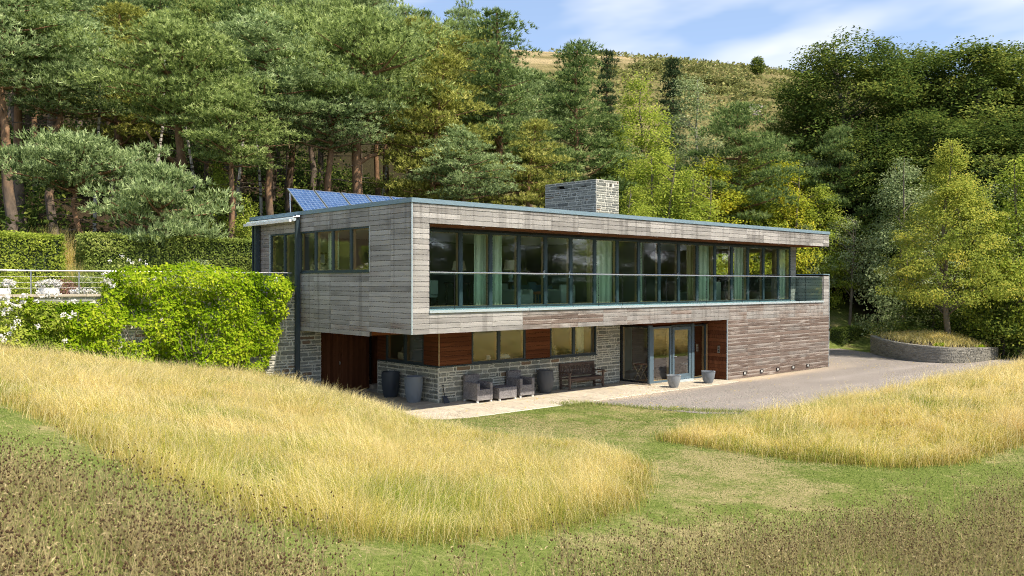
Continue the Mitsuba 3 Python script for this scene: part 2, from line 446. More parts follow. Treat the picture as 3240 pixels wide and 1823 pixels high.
def hill_at(D, L):
    return np.array([CAM[0] + FW[0] * D + RT[0] * L, CAM[1] + FW[1] * D + RT[1] * L, float(hill_z((D, L)))])


# drive: one sheet with an uneven edge; it lies 6 mm above the ground
drv = np.array([(6.6, -0.75), (7.0, -1.5), (7.2, -3.1), (7.6, -4.6), (9.5, -6.3), (16, -7.0), (24, -7.2), (34, -7.4), (38, -6.6), (37.5, -4.2), (34.8, -3.62), (33.0, -3.5), (31.2, -3.2), (30.5, -1.6), (31.0, -0.3),
                (32.2, 1.0), (34.0, 2.4), (36.0, 5.6), (30, 7.9), (26, 9.6), (24.3, 9.6), (24.3, -0.03), (15.8, -0.03), (15.8, -0.35), (7.0, -0.42)])
tri = trimesh.creation.triangulate_polygon(Polygon(drv).buffer(0.02).segmentize(0.5), engine='earcut')
dv = np.column_stack([tri[0], np.zeros(len(tri[0]))])
dv[:, 2] = np.maximum(H(dv[:, 0], dv[:, 1]), 0) * 0 + 0.007
put('drive', (dv, tri[1]), 'drive_grit', kind='structure', label='pinkish grey gravel drive in front of the house')

# patio of sandstone slabs
prng = np.random.default_rng(11)
labels['patio'] = {'kind': 'structure', 'label': 'pale sandstone slab patio under the overhang'}
bed = MB().box(0.0, 15.78, -0.55, 0.0, -0.2, 0.012).box(0.0, 11.9, 0.0, 2.40, -0.2, 0.012).box(0.0, 2.78, 2.40, 7.4, -0.2, 0.012).box(2.78, 4.9, 6.2, 7.5, -0.2, 0.012).box(11.9, 15.78, 0.0, 0.9, -0.2, 0.012)
put('patio__bed', bed, 'mortar')


def slabs(x0, x1, y0, y1):
    x = x0
    while x < x1 - 0.1:
        w = prng.choice([0.6, 0.75, 0.9])
        w = min(w, x1 - x)
        if x1 - x - w < 0.3:
            w = x1 - x
        y = y0 + 0
        while y < y1 - 0.05:
            d = prng.choice([0.45, 0.6, 0.6, 0.9])
            if y1 - y - d < 0.25:
                d = y1 - y
            t0 = 0.032 + prng.uniform(-0.003, 0.003)
            v, f = box(x + 0.006, x + w - 0.006, y + 0.006, y + d - 0.006, -0.02, t0)
            put_n('patio__paving_slab', (v, f, np.tile([prng.random(), 0], (8, 1))), 'slab')
            y += d
        x += w


slabs(0.02, 11.9, -0.5, 2.38)
slabs(11.92, 15.76, -0.5, 0.88)
slabs(0.02, 2.76, 2.40, 7.36)

# ------------------------------------------------------------------ the house
labels['house'] = {'label': 'long two-storey house in weathered grey timber and stone with a glazed balcony', 'category': 'house'}
brng = np.random.default_rng(21)
ROW, Z0 = 0.155, 2.51


def row_z(k):
    return Z0 + ROW * k


def board(parent, axis, a0, a1, z0, z1, face, brown, thick=0.022, out=-1, mat='clad', name='board', tilt=0.007):
    """One horizontal board on a wall plane; axis 'y': the wall faces -y at y = face, axis 'x': faces -x at x = face."""
    z0, z1 = z0 + 0.006, z1 - 0.006
    a0, a1 = a0 + 0.003, a1 - 0.003
    if a1 - a0 < 0.02 or z1 - z0 < 0.02:
        return
    v, f = box(0, 1, 0, 1, 0, 1)
    w = np.empty_like(v)
    low = tilt * brng.uniform(0.3, 1.5)
    depth = np.where(v[:, 1] < 0.5, np.where(v[:, 2] < 0.5, -low, brng.uniform(0, 0.002)), thick)
    w[:, 2] = z0 + v[:, 2] * (z1 - z0)
    along = a0 + v[:, 0] * (a1 - a0)
    if axis == 'y':
        w[:, 0], w[:, 1] = along, face - out * depth
    else:
        w[:, 1], w[:, 0] = along, face - out * depth
        f = f[:, ::-1]
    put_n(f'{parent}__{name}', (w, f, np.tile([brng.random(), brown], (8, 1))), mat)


JX = [1.78 + 1.287 * k for k in range(18)]
# backing sheets behind the boards
fb = MB()
for r in ((0.03, 0.62, 3.13, 5.765), (0.03, 24.18, 5.765, 6.36), (0.03, 24.18, 2.515, 3.13), (15.86, 24.18, 0.06, 2.515), (23.72, 24.18, 3.13, 4.42)):
    fb.box(r[0], r[1], 0.024, 0.09, r[2], r[3])
put('house__front_cladding', fb, 'board_backing')


def front_brown(x, k):
    if k < 0:
        return brng.uniform(0.66, 0.80)
    if k < 4:
        base = 0.16 if x < 4 else 0.42
        if 4.2 < x < 8.1 and k in (1, 2):
            return 0.80
        return base + brng.uniform(-0.06, 0.1)
    return 0.0 + brng.uniform(0, 0.08) + (0.10 if k == 21 and x > 3 else 0)


def run(parent, axis, a0, a1, k0, k1, joints, face, brown, ztop=None):
    edges = [a0] + [q for q in joints if a0 + 0.05 < q < a1 - 0.05] + [a1]
    for k in range(k0, k1):
        for p, q in zip(edges[:-1], edges[1:]):
            z1 = row_z(k + 1) if ztop is None else min(row_z(k + 1), ztop)
            board(parent, axis, p, q, row_z(k), z1, face, brown(0.5 * (p + q), k))


FC = 'house__front_cladding'
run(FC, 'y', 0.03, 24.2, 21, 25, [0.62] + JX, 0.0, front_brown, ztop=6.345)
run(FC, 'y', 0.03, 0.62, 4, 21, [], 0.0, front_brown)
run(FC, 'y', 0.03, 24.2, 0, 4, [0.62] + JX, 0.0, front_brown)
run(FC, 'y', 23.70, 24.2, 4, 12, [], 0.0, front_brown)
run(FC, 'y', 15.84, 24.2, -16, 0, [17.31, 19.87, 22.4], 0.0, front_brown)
# left gable face
LC = 'house__left_cladding'
lb = MB()
for y0, y1, z0, z1 in ((0.03, 2.26, 2.515, 6.36), (2.26, 8.9, 5.78, 6.36), (2.26, 6.72, 2.37, 4.37), (6.72, 6.75, 2.37, 5.78), (6.75, 8.9, 2.5, 3.25), (8.9, 9.9, 2.5, 6.36)):
    lb.box(0.024, 0.09, y0, y1, z0, z1)
put(LC, lb, 'board_backing')
JY = [1.09, 2.26, 3.41, 4.56, 5.69, 6.74, 7.82, 8.9]


def left_brown(y, k):
    return 0.10 + brng.uniform(0, 0.16) + (0.22 if y > 8.9 else 0) + (0.1 if k < 4 else 0)


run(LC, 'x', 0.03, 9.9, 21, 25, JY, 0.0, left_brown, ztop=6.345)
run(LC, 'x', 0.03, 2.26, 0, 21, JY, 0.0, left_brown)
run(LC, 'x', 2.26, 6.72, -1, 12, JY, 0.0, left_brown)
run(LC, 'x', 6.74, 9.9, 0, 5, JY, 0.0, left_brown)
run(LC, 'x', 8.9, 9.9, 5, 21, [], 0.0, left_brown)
put('house__corner_trim', MB().box(-0.008, 0.006, 0.006, 0.03, 2.51, 6.345).box(0.008, 0.03, -0.008, 0.006, 2.51, 6.345).box(0.006, 0.008, 0.004, 0.02, 2.51, 6.345), 'pale_metal')
# small dropped beam whose fresh cedar side shows beside the garage
put('house__dropped_beam', MB().box(0.03, 3.5, 2.57, 2.62, 2.36, 2.507, [0.9, 0]).box(0.03, 3.5, 2.62, 7.3, 2.36, 2.37, [0.2, 0]), 'cedar')
# roof, fascia, floors, soffits
put('house__roof', MB().box(0.1, 24.1, 0.1, 10.5, 5.80, 6.42), 'black_metal')
fa = MB()
for x0, x1, y0, y1 in ((-0.035, 24.235, -0.035, 0.06), (-0.035, 0.06, 0.06, 10.55), (24.14, 24.235, 0.06, 10.55), (0.06, 24.14, 10.46, 10.55)):
    fa.box(x0, x1, y0, y1, 6.348, 6.48)
put('house__fascia', fa, 'blue_metal')
put('house__upper_floor', MB().box(0.1, 24.1, 0.1, 9.9, 2.53, 3.12), 'floor_wood')
sf = MB()
for k in range(11):
    sf.box(0.10, 15.8, 0.1 + k * 0.215, 0.1 + k * 0.215 + 0.205, 2.512, 2.528, [brng.random() * 0.6, 0])
put('house__lower_soffit', sf, 'cedar')
us = MB()
for k in range(8):
    us.box(0.64, 24.1, 0.10 + k * 0.165, 0.10 + k * 0.165 + 0.158, 5.772, 5.79, [0.3 + 0.5 * brng.random(), 0])
put('house__balcony_soffit', us, 'cedar')
put('house__opening_reveal', MB().box(0.60, 0.635, 0.0, 1.4, 3.13, 5.77), 'black_metal')
for k in range(5):
    put_n('house__soffit_light', lathe([(0, 5.768), (0.05, 5.768), (0.055, 5.7715)], 16, (3.2 + k * 4.4, 0.62, 0)), 'steel', smooth=30)
# interior: walls of the upper room
ir = MB().box(0.1, 23.5, 9.7, 9.8, 3.12, 5.8).box(13.5, 13.6, 2.6, 9.7, 3.12, 5.8)
put('house__inner_wall', ir, 'room_wall')
il = MB().box(0.094, 0.18, 0.1, 2.2, 3.12, 5.8).box(0.094, 0.18, 2.2, 6.7, 3.12, 4.34).box(0.094, 0.18, 9.0, 9.7, 3.12, 5.8)
put('house__inner_wall_001', il, 'plaster')
cl = MB().box(0.2, 23.4, 1.5, 9.7, 5.782, 5.797)
put('house__ceiling', cl, 'plaster')
put('house__carpet', MB().box(0.2, 23.4, 1.5, 9.7, 3.12, 3.135), 'carpet')
# east end wall with its window, and the timber end of the balcony
ew = MB().box(23.45, 23.55, 1.36, 2.6, 3.12, 5.8).box(23.45, 23.55, 6.2, 9.8, 3.12, 5.8).box(23.45, 23.55, 2.6, 6.2, 3.12, 3.6).box(23.45, 23.55, 2.6, 6.2, 5.55, 5.8)
put('house__end_wall', ew, 'oak')
run('house__end_wall', 'y', 23.08, 23.56, 4, 21, [], 1.355, lambda a, k: 0.2)
put('house__balcony_wall', MB().box(23.68, 24.18, 0.1, 9.5, 3.13, 4.42), 'dark_backing')
run('house__balcony_wall', 'x', 0.03, 3.2, 4, 12, [1.287], 23.66, lambda a, k: 0.15)
put('house__balcony_wall__coping', MB().box(23.63, 24.235, -0.035, 9.5, 4.424, 4.466), 'blue_metal')
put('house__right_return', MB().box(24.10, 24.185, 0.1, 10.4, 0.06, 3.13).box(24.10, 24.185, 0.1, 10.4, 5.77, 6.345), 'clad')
put('house__right_trim', MB().box(24.2, 24.225, -0.012, 0.09, 0.05, 6.345 - 1.925), 'pale_metal')
put('house__overflow_pipe', tube([(24.22, 0.02, 1.70), (24.22, -0.02, 1.86), (24.25, -0.05, 1.92), (24.30, -0.06, 1.90), (24.31, -0.06, 1.85)], 0.025, 8), 'black_metal', smooth=40)
# lower right block body (garage behind the boards) and back walls
put('house__store_wall', MB().box(15.86, 24.09, 0.1, 9.9, 0.05, 2.5).box(0.9, 15.8, 9.8, 10.3, -0.1, 3.1).box(0.1, 24.1, 9.9, 10.4, 2.5, 5.79), 'dark_backing')
put('house__plinth', MB().box(15.8, 24.19, 0.0, 0.1, -0.05, 0.05), 'slab')
put('house__recess_cladding', MB().box(15.85, 15.9, 0.1, 1.6, 0.05, 2.51), 'dark_backing')
for k in range(16):
    board('house__recess_cladding', 'x', 0.03, 1.2, row_z(k - 16), row_z(k - 15), 15.82, 0.8, mat='cedar')
put('house__recess_trim', MB().box(15.806, 15.836, -0.015, 0.03, -0.02, 2.51), 'pale_metal')

# ---- window and door helper: frame round a rectangle in a plane, pane inside


def frame_on(axis, a0, a1, z0, z1, c, w=0.06, d=0.07):
    m = MB()
    for p0, p1, q0, q1 in ((a0, a0 + w, z0, z1), (a1 - w, a1, z0, z1), (a0 + w, a1 - w, z0, z0 + w), (a0 + w, a1 - w, z1 - w, z1)):
        if axis == 'y':
            m.box(p0, p1, c - d / 2, c + d / 2, q0, q1)
        else:
            m.box(c - d / 2, c + d / 2, p0, p1, q0, q1)
    return m


def pane_on(axis, a0, a1, z0, z1, c):
    if axis == 'y':
        v = np.array([[a0, c, z0], [a1, c, z0], [a1, c, z1], [a0, c, z1]])
    else:
        v = np.array([[c, a1, z0], [c, a0, z0], [c, a0, z1], [c, a1, z1]])
    return v, np.array([[0, 1, 2], [0, 2, 3]])


def window(name, axis, a0, a1, z0, z1, c, mat='frame_metal', w=0.06, wood=True):
    key = num(name)
    put(key, frame_on(axis, a0, a1, z0, z1, c, w), mat)
    put(key + '__pane', pane_on(axis, a0 + w, a1 - w, z0 + w, z1 - w, c - 0.005), 'pane')
    if wood:      # oak lining on the room side
        m = frame_on(axis, a0 + 0.012, a1 - 0.012, z0 + 0.012, z1 - 0.012, c + 0.085, w, 0.09)
        put(key + '__lining', m, 'oak')
    return key


# upper sliding doors
DX = [1.62, 2.90] + [2.90 + 1.2745 * k for k in range(1, 16)] + [23.09]
DX[0] = 0.66
for k in range(len(DX) - 1):
    key = window('house__sliding_door', 'y', DX[k], DX[k + 1], 3.20, 5.70, 1.40, w=0.072)
    if k in (3, 4, 9, 14):
        put(key + '__handle', tube([(DX[k + 1] - 0.16, 1.34, 4.2), (DX[k + 1] - 0.16, 1.30, 4.22), (DX[k + 1] - 0.16, 1.30, 4.42), (DX[k + 1] - 0.12, 1.31, 4.46), (DX[k + 1] - 0.08, 1.34, 4.44)], 0.014, 6), 'steel', smooth=40)
put('house__door_head', MB().box(0.64, 23.1, 1.36, 1.48, 5.703, 5.772), 'black_metal')
put('house__door_sill', MB().box(0.64, 23.4, 1.28, 1.45, 3.125, 3.196), 'blue_metal')
put('house__balcony_floor', MB().box(0.64, 23.66, 0.14, 1.27, 3.122, 3.15), 'pale_metal')
ed = [0.60, 4.6, 9.15, 13.9, 18.3, 21.4, 23.66]
for k in range(6):
    put_n('house__balcony_edge', MB().box(ed[k] + 0.012, ed[k + 1] - 0.012, -0.05, 0.13, 3.128, 3.205), 'pale_metal')
# glass balustrade with steel rail
put('house__balustrade', tube([(0.60, 0.03, 4.325), (12, 0.03, 4.325), (23.30, 0.03, 4.325)], 0.024, 10), 'steel', smooth=40)
GX = [0.64] + [1.59 + 1.2805 * k for k in range(17)] + [23.62]
for k in range(len(GX) - 1):
    put_n('house__balustrade__glass_panel', pane_on('y', GX[k] + 0.006, GX[k + 1] - 0.006, 3.206, 4.305, 0.03), 'green_pane')
gp = MB()
for x in GX[1:-1]:
    gp.box(x - 0.005, x + 0.005, 0.022, 0.038, 3.206, 4.30)
put('house__balustrade__joint', gp, 'black_metal')

# left face windows
WY = [2.26, 3.37, 4.50, 5.62, 6.70]
for k in range(4):
    window('house__window', 'x', WY[k], WY[k + 1], 4.375, 5.765, 0.05, w=0.055)
put('house__window_sill', MB().box(-0.035, 0.03, 2.24, 6.72, 4.325, 4.372), 'frame_metal')
for y0, y1 in ((6.76, 7.83), (7.83, 8.9)):
    window('house__window', 'x', y0, y1, 3.29, 5.765, 0.05, w=0.055)
put('house__window_trim', MB().box(-0.014, 0.03, 8.90, 8.94, 3.25, 5.78).box(-0.012, 0.02, 2.235, 2.257, 4.33, 5.78), 'pale_metal')

# ---- stonework: irregular coursed rubble


def stone_rects(w, h, rng, hmin=0.075, hmax=0.185, lmin=0.14, lmax=0.60, gap=0.031):
    out, z = [], 0.0
    while z < h - 0.03:
        rh = rng.uniform(hmin, hmax)
        if h - z - rh < 0.05:
            rh = h - z
        x = 0.0
        while x < w - 0.02:
            l = rng.uniform(lmin, lmax) * (0.7 + 0.6 * (rh > 0.1)) if rng.random() > 0.2 else rng.uniform(0.08, 0.14)
            if w - x - l < 0.08:
                l = w - x
            g = gap * rng.uniform(0.7, 1.3)
            if rh > 0.15 and rng.random() < 0.25 and l > 0.15:       # two thin stones instead of one
                s = rh * rng.uniform(0.42, 0.58)
                out += [(x, x + l, z, z + s), (x, x + l, z + s, z + rh)]
            else:
                out.append((x, x + l, z, z + rh))
            x += l
        z += rh
    return [(a + gap / 2, b - gap / 2, c + gap / 2, d - gap / 2) for a, b, c, d in out if b - a > gap + 0.02 and d - c > gap + 0.015]


def stone_mesh(a0, a1, z0, z1, rng, proud=0.022):
    """A stone in wall coordinates (along, out, up): eight-cornered face, bevelled, uneven."""
    w, h = a1 - a0, z1 - z0
    c = min(w, h) * rng.uniform(0.12, 0.32)
    ring = np.array([[c, 0], [w - c, 0], [w, c], [w, h - c], [w - c, h], [c, h], [0, h - c], [0, c]])
    ring = ring + rng.uniform(-1, 1, ring.shape) * min(0.008, 0.1 * h)
    ring = np.clip(ring, 0, [w, h])
    mid = np.array([w / 2, h / 2])
    face = mid + (ring - mid) * (1 - 0.022 / np.array([max(w, 0.08), max(h, 0.06)]))
    p = proud * rng.uniform(0.55, 1.25)
    v = np.vstack([np.column_stack([ring[:, 0] + a0, np.full(8, 0.012), ring[:, 1] + z0]), np.column_stack([face[:, 0] + a0, -p + rng.uniform(-0.003, 0.003, 8), face[:, 1] + z0])])
    k = np.arange(8)
    f = np.vstack([np.stack([k, (k + 1) % 8, (k + 1) % 8 + 8], 1), np.stack([k, (k + 1) % 8 + 8, k + 8], 1), np.array([[8, 8 + i, 9 + i] for i in range(1, 7)])])
    return v, f


def stonework(parent, w, h, place, seed, most=300, skip=None, mat='stone', name='stone', **kw):
    """Stones on a wall of width w and height h; place(v) moves wall coordinates (along, out, up) into the world. The largest are parts, the rest one stuff part."""
    rng = np.random.default_rng(seed)
    rects = stone_rects(w, h, rng, **kw)
    if skip:
        rects = [r for r in rects if not skip(0.5 * (r[0] + r[1]), 0.5 * (r[2] + r[3]))]
    order = sorted(range(len(rects)), key=lambda i: -(rects[i][1] - rects[i][0]) * (rects[i][3] - rects[i][2]))
    big = set(order[:most])
    rest = MB()
    for i, r in enumerate(rects):
        v, f = stone_mesh(*r, rng)
        v = place(v)
        uv = np.tile([rng.random(), 1.0 if rng.random() < 0.045 else 0.0], (16, 1))
        if i in big:
            put_n(f'{parent}__{name}', (v, f, uv), mat)
        else:
            rest.add(v, f, uv)
    if rest.n:
        put(f'{parent}__small_{name}s', rest, mat, kind='stuff')


def facing_front(x0, y, z0):
    return lambda v: np.column_stack([x0 + v[:, 0], y + v[:, 1], z0 + v[:, 2]])


def facing_left(x, y1, z0):
    """The wall faces -x; its left end, seen from outside, is at y1."""
    return lambda v: np.column_stack([x + v[:, 1], y1 - v[:, 0], z0 + v[:, 2]])


# front wall below the windows and the full-height pier
put('house__front_stone_wall', MB().box(2.8, 10.52, 2.42, 2.6, 0.0, 1.20).box(10.52, 11.90, 2.42, 2.6, 0.0, 2.51), 'mortar')
stonework('house__front_stone_wall', 7.72, 1.19, facing_front(2.8, 2.42, 0.005), 31, most=220)
stonework('house__front_stone_wall', 1.36, 2.49, facing_front(10.53, 2.42, 0.005), 32, most=78, name='pier_stone')
put('house__left_stone_wall', MB().box(2.8, 2.98, 2.60, 6.1, 0.0, 1.20), 'mortar')
stonework('house__left_stone_wall', 3.6, 1.19, facing_left(2.8, 6.05, 0.005), 33, most=150)
# stone pier between downpipe and garage boards
put('house__stone_pier', MB().box(0.02, 0.90, 6.80, 7.6, 0.0, 2.5), 'mortar')
stonework('house__stone_pier', 0.87, 2.45, facing_front(0.03, 6.80, 0.0), 34, most=70)

# ground floor windows and cedar panels
sill = MB().box(2.76, 10.54, 2.38, 2.46, 1.195, 1.245).box(2.76, 2.84, 2.46, 6.05, 1.195, 1.245)
put('house__ledge', sill, 'frame_metal')
for a, b in ((4.22, 5.46), (5.46, 6.73), (7.99, 9.25), (9.25, 10.52)):
    window('house__front_window', 'y', a, b, 1.247, 2.50, 2.46, w=0.065)
for x0, x1 in ((2.84, 4.21), (6.74, 7.98)):
    pk = put_n('house__cedar_panel', MB().box(x0, x1, 2.45, 2.5, 1.25, 2.5), 'dark_backing')
    for k in range(8):
        board(pk, 'y', x0, x1, 1.25 + k * 0.156, 1.25 + (k + 1) * 0.156, 2.425, 0, mat='cedar', tilt=0.003)
put('house__panel_trim', MB().box(2.795, 2.84, 2.41, 2.45, 1.247, 2.51), 'oak')
pk = put_n('house__cedar_panel', MB().box(2.82, 2.87, 2.46, 3.27, 1.25, 2.5), 'dark_backing')
for k in range(8):
    board(pk, 'x', 2.46, 3.27, 1.25 + k * 0.156, 1.25 + (k + 1) * 0.156, 2.80, 0, mat='cedar', tilt=0.003)
for y0, y1 in ((3.28, 4.38), (4.38, 5.54)):
    window('house__side_window', 'x', y0, y1, 1.247, 2.50, 2.83, w=0.06)
put('house__side_post', MB().box(2.80, 2.92, 5.545, 6.1, 1.2, 2.5), 'cedar')
# rooms behind
put('house__kitchen_wall', MB().box(2.98, 11.8, 6.1, 6.2, 0.03, 2.5).box(7.3, 7.4, 2.7, 6.1, 0.03, 2.5).box(11.80, 11.9, 2.6, 6.2, 0.03, 2.5).box(2.98, 11.8, 2.7, 6.1, 2.49, 2.508), 'green_plaster')
put('house__kitchen_floor', MB().box(2.98, 11.8, 2.6, 6.1, 0.0, 0.03), 'carpet')
put('house__shelf', MB().box(4.4, 6.9, 5.75, 6.08, 1.85, 1.88).box(4.4, 6.9, 5.75, 6.08, 1.50, 1.53), 'white_paint')
put('house__window_shelf', MB().box(3.0, 11.7, 2.62, 2.95, 1.20, 1.232), 'white_paint')
# garage boards
put('house__garage_boards', MB().box(0.9, 3.30, 7.43, 7.5, 0.0, 2.37), 'dark_backing')
x = 0.9
while x < 3.26:
    w = min(0.118, 3.28 - x)
    d = brng.uniform(0, 0.008)
    put_n('house__garage_boards__board', MB().box(x + 0.004, x + w - 0.004, 7.40 - d, 7.425, 0.035, 2.36, [brng.random() * 0.75, 1]), 'cedar')
    x += w
put('house__garage_boards__lock', MB().box(1.98, 2.03, 7.375, 7.39, 1.0, 1.12), 'steel')
for k in range(3):
    put_n('house__garage_boards__hinge', MB().box(3.27, 3.30, 7.37, 7.40, 0.35 + k * 0.85, 0.47 + k * 0.85), 'steel')
put('house__side_door', MB().box(3.30, 3.38, 7.4, 7.7, 0.0, 2.37).box(4.3, 4.4, 7.4, 7.7, 0.0, 2.37), 'black_metal')
for k in range(8):
    put_n('house__side_door__board', MB().box(3.40 + k * 0.112, 3.40 + k * 0.112 + 0.105, 7.58, 7.62, 0.17, 2.36, [0.35 + brng.random() * 0.5, 1]), 'cedar')
put('house__side_door__step', MB().box(3.3, 4.5, 7.15, 7.6, 0.0, 0.17), 'slab')
put('house__utility_wall', MB().box(4.4, 4.6, 6.2, 7.7, 0.0, 2.4), 'plaster')

# entrance: glazed lobby
put('house__lobby_plinth', MB().box(11.90, 15.6, 0.83, 1.0, 0.0, 0.09).box(11.86, 11.98, 1.0, 2.42, 0.0, 0.09), 'slab')
window('house__lobby_window', 'x', 0.96, 2.40, 0.09, 2.33, 11.95, mat='black_metal', w=0.07)
window('house__lobby_window', 'y', 12.10, 13.28, 0.09, 2.30, 0.95, mat='door_metal', w=0.075)
put('house__lobby_post', MB().box(11.915, 12.095, 0.905, 1.0, 0.09, 2.36), 'door_metal')
put('house__lobby_post_001', MB().box(14.62, 14.78, 0.90, 1.0, 0.09, 2.36), 'door_metal')
window('house__lobby_window', 'y', 14.79, 15.62, 0.09, 2.30, 0.95, w=0.05)
put('house__lobby_jamb', MB().box(15.625, 15.76, 0.93, 1.03, 0.05, 2.30), 'oak')
put('house__lobby_head', MB().box(11.93, 15.80, 0.94, 1.02, 2.365, 2.51, [0.4, 0]).box(11.93, 12.0, 1.02, 2.42, 2.365, 2.51, [0.3, 0]), 'cedar')
put('house__front_door', frame_on('y', 13.36, 14.56, 0.13, 2.25, 0.94, 0.12, 0.08), 'door_metal')
put('house__front_door__rail', MB().box(13.48, 14.44, 0.905, 0.975, 0.25, 0.34), 'door_metal')
put('house__front_door__pane', pane_on('y', 13.48, 14.44, 0.34, 2.13, 0.935), 'pane')
put('house__front_door__handle', tube([(13.44, 0.90, 1.08), (13.44, 0.86, 1.08), (13.56, 0.86, 1.08)], 0.013, 8), 'steel', smooth=40)
put('house__front_door__threshold', MB().box(13.34, 14.6, 0.78, 0.99, 0.036, 0.115), 'pale_metal')
put('house__front_door__jamb', MB().box(13.285, 13.355, 0.91, 1.0, 0.09, 2.33).box(14.565, 14.615, 0.91, 1.0, 0.09, 2.33).box(13.285, 14.615, 0.915, 1.0, 2.255, 2.345), 'frame_metal')
put('house__lobby_floor', MB().box(11.96, 15.8, 1.0, 6.0, 0.02, 0.085), 'floor_wood')
put('house__lobby_wall', MB().box(11.96, 15.8, 5.0, 5.1, 0.08, 2.5), 'green_plaster')
put('house__lobby_side', MB().box(15.72, 15.84, 1.25, 5.0, 0.08, 2.5, [0.5, 0]), 'cedar')
put('house__intercom', MB().box(15.79, 15.815, 0.36, 0.46, 1.12, 1.42), 'steel')
put('house__intercom__button', MB().box(15.782, 15.79, 0.39, 0.43, 1.30, 1.36).box(15.784, 15.79, 0.39, 0.43, 1.18, 1.26), 'black_metal')
put('house__switch_plate', MB().box(15.70, 15.719, 1.5, 1.68, 1.2, 1.52), 'steel')
for k in range(5):
    x = 17.06 + 1.2925 * k
    ky = put_n('house__brick_light', frame_on('y', x - 0.11, x + 0.11, 0.165, 0.305, -0.03, 0.022, 0.03), 'black_metal')
    put(ky + '__lens', MB().box(x - 0.088, x + 0.088, -0.032, -0.012, 0.187, 0.283), 'lens')

# chimney
put('house__chimney', MB().box(13.31, 14.78, 5.0, 8.2, 6.42, 8.26).box(13.31, 14.78, 5.0, 8.2, 8.42, 8.55).box(13.31, 13.75, 5.0, 5.28, 8.26, 8.42).box(14.34, 14.78, 5.0, 5.28, 8.26, 8.42)
    .box(13.93, 14.16, 5.0, 5.28, 8.26, 8.42).box(13.31, 14.78, 5.95, 6.75, 8.26, 8.42).box(13.31, 14.78, 7.55, 8.2, 8.26, 8.42).box(13.31, 14.78, 5.28, 5.55, 8.26, 8.42), 'mortar')
put('house__chimney__flue', MB().box(13.6, 14.5, 5.1, 8.0, 8.255, 8.42), 'black_metal')
slot = lambda a, z: 1.82 < z < 2.03 and (0.65 - 0.0 < 8.2 - 5.0 - a < 0.0)
stonework('house__chimney', 3.2, 2.12, facing_left(13.31, 8.2, 6.43), 36, most=170, skip=lambda a, z: z > 1.80 and z < 2.0 and (5.55 < 8.2 - a < 5.95 or 6.75 < 8.2 - a < 7.55))
stonework('house__chimney', 1.47, 2.12, facing_front(13.31, 5.0, 6.43), 37, most=100, name='front_stone', skip=lambda a, z: z > 1.80 and z < 2.0 and (0.4 < a < 0.65 or 0.82 < a < 1.06))
# steel posts and downpipe on the left face
put('house__post', MB().box(-0.20, -0.06, 6.54, 6.66, 0.25, 6.35), 'frame_metal')
put('house__post_001', MB().box(-0.22, -0.06, 9.62, 9.76, 3.25, 6.20).box(-0.20, -0.10, 9.92, 9.98, 3.25, 6.2), 'frame_metal')

# ------------------------------------------------------------------ things on and about the house
tilt = math.radians(36)
for k in range(5):
    x0 = 0.35 + k * 1.115
    key = num('solar_panel')
    s, c = math.sin(tilt), math.cos(tilt)

    def slope(v, x0=x0):
        v = np.asarray(v, float)
        return np.column_stack([x0 + v[:, 0], 7.0 + v[:, 1] * c - v[:, 2] * s, 6.47 + v[:, 1] * s + v[:, 2] * c])
    b = MB()
    for q in ((0, 1.06, 0, 0.035), (0, 1.06, 1.565, 1.6), (0, 0.035, 0.035, 1.565), (1.025, 1.06, 0.035, 1.565)):
        v, f = box(q[0], q[1], q[2], q[3], 0, 0.04)
        b.add(slope(v), f)
    put(key, b, 'steel', label=['blue solar panel at the left end of the roof row', 'blue solar panel, second from the left on the roof', 'blue solar panel in the middle of the roof row', 'blue solar panel, second from the right, mostly behind the roof edge',
                                'blue solar panel at the right end, only its top edge showing'][k], category='solar panel', group='solar panels on the flat roof')
    v = slope(np.array([[0.03, 0.03, 0.03], [1.03, 0.03, 0.03], [1.03, 1.57, 0.03], [0.03, 1.57, 0.03]]))
    put(key + '__cells', (v, np.array([[0, 1, 2], [0, 2, 3]]), np.array([[0, 0], [1, 0], [1, 1], [0, 1]])), 'pv')
    put(key + '__bracket', MB().add(*tube([(x0 + 0.1, 8.2, 6.42), (x0 + 0.1, 8.25, 7.32)], 0.02, 4)).add(*tube([(x0 + 0.9, 8.2, 6.42), (x0 + 0.9, 8.25, 7.32)], 0.02, 4)).add(*tube([(x0 + 0.1, 7.05, 6.44), (x0 + 0.1, 8.2, 6.44)], 0.02, 4)), 'steel')

key = num('awning')
put(key, MB().add(*tube([(-0.30, 6.50, 6.20), (-0.30, 10.10, 6.20)], [0.075, 0.075], 10)).box(-0.30, -0.05, 6.60, 10.0, 6.24, 6.27), 'pale_metal', smooth=35, label='folded patio awning in a pale cassette under the left roof edge', category='awning')
put('awning__front_bar', MB().box(-0.46, -0.38, 6.55, 10.15, 6.10, 6.19), 'white_paint')
put('awning__arm', tube([(-0.28, 6.62, 6.20), (-0.40, 6.58, 6.12), (-0.30, 6.52, 6.26), (-0.10, 6.50, 6.30)], 0.035, 8), 'steel', smooth=40)

t_ = num('roof_aerial')
put(t_, MB().add(*tube([(11.25, 7.2, 6.4), (11.25, 7.2, 7.05)], 0.02, 6)), 'steel', label='small white aerial lying beside the stone chimney', category='aerial')
put(t_ + '__rods', MB().add(*tube([(10.8, 7.2, 6.96), (11.7, 7.2, 6.96)], 0.018, 5)).add(*tube([(10.8, 7.2, 6.80), (11.6, 7.2, 6.80)], 0.018, 5)), 'white_paint')

# curtains: wavy sheets that hang behind the sliding doors


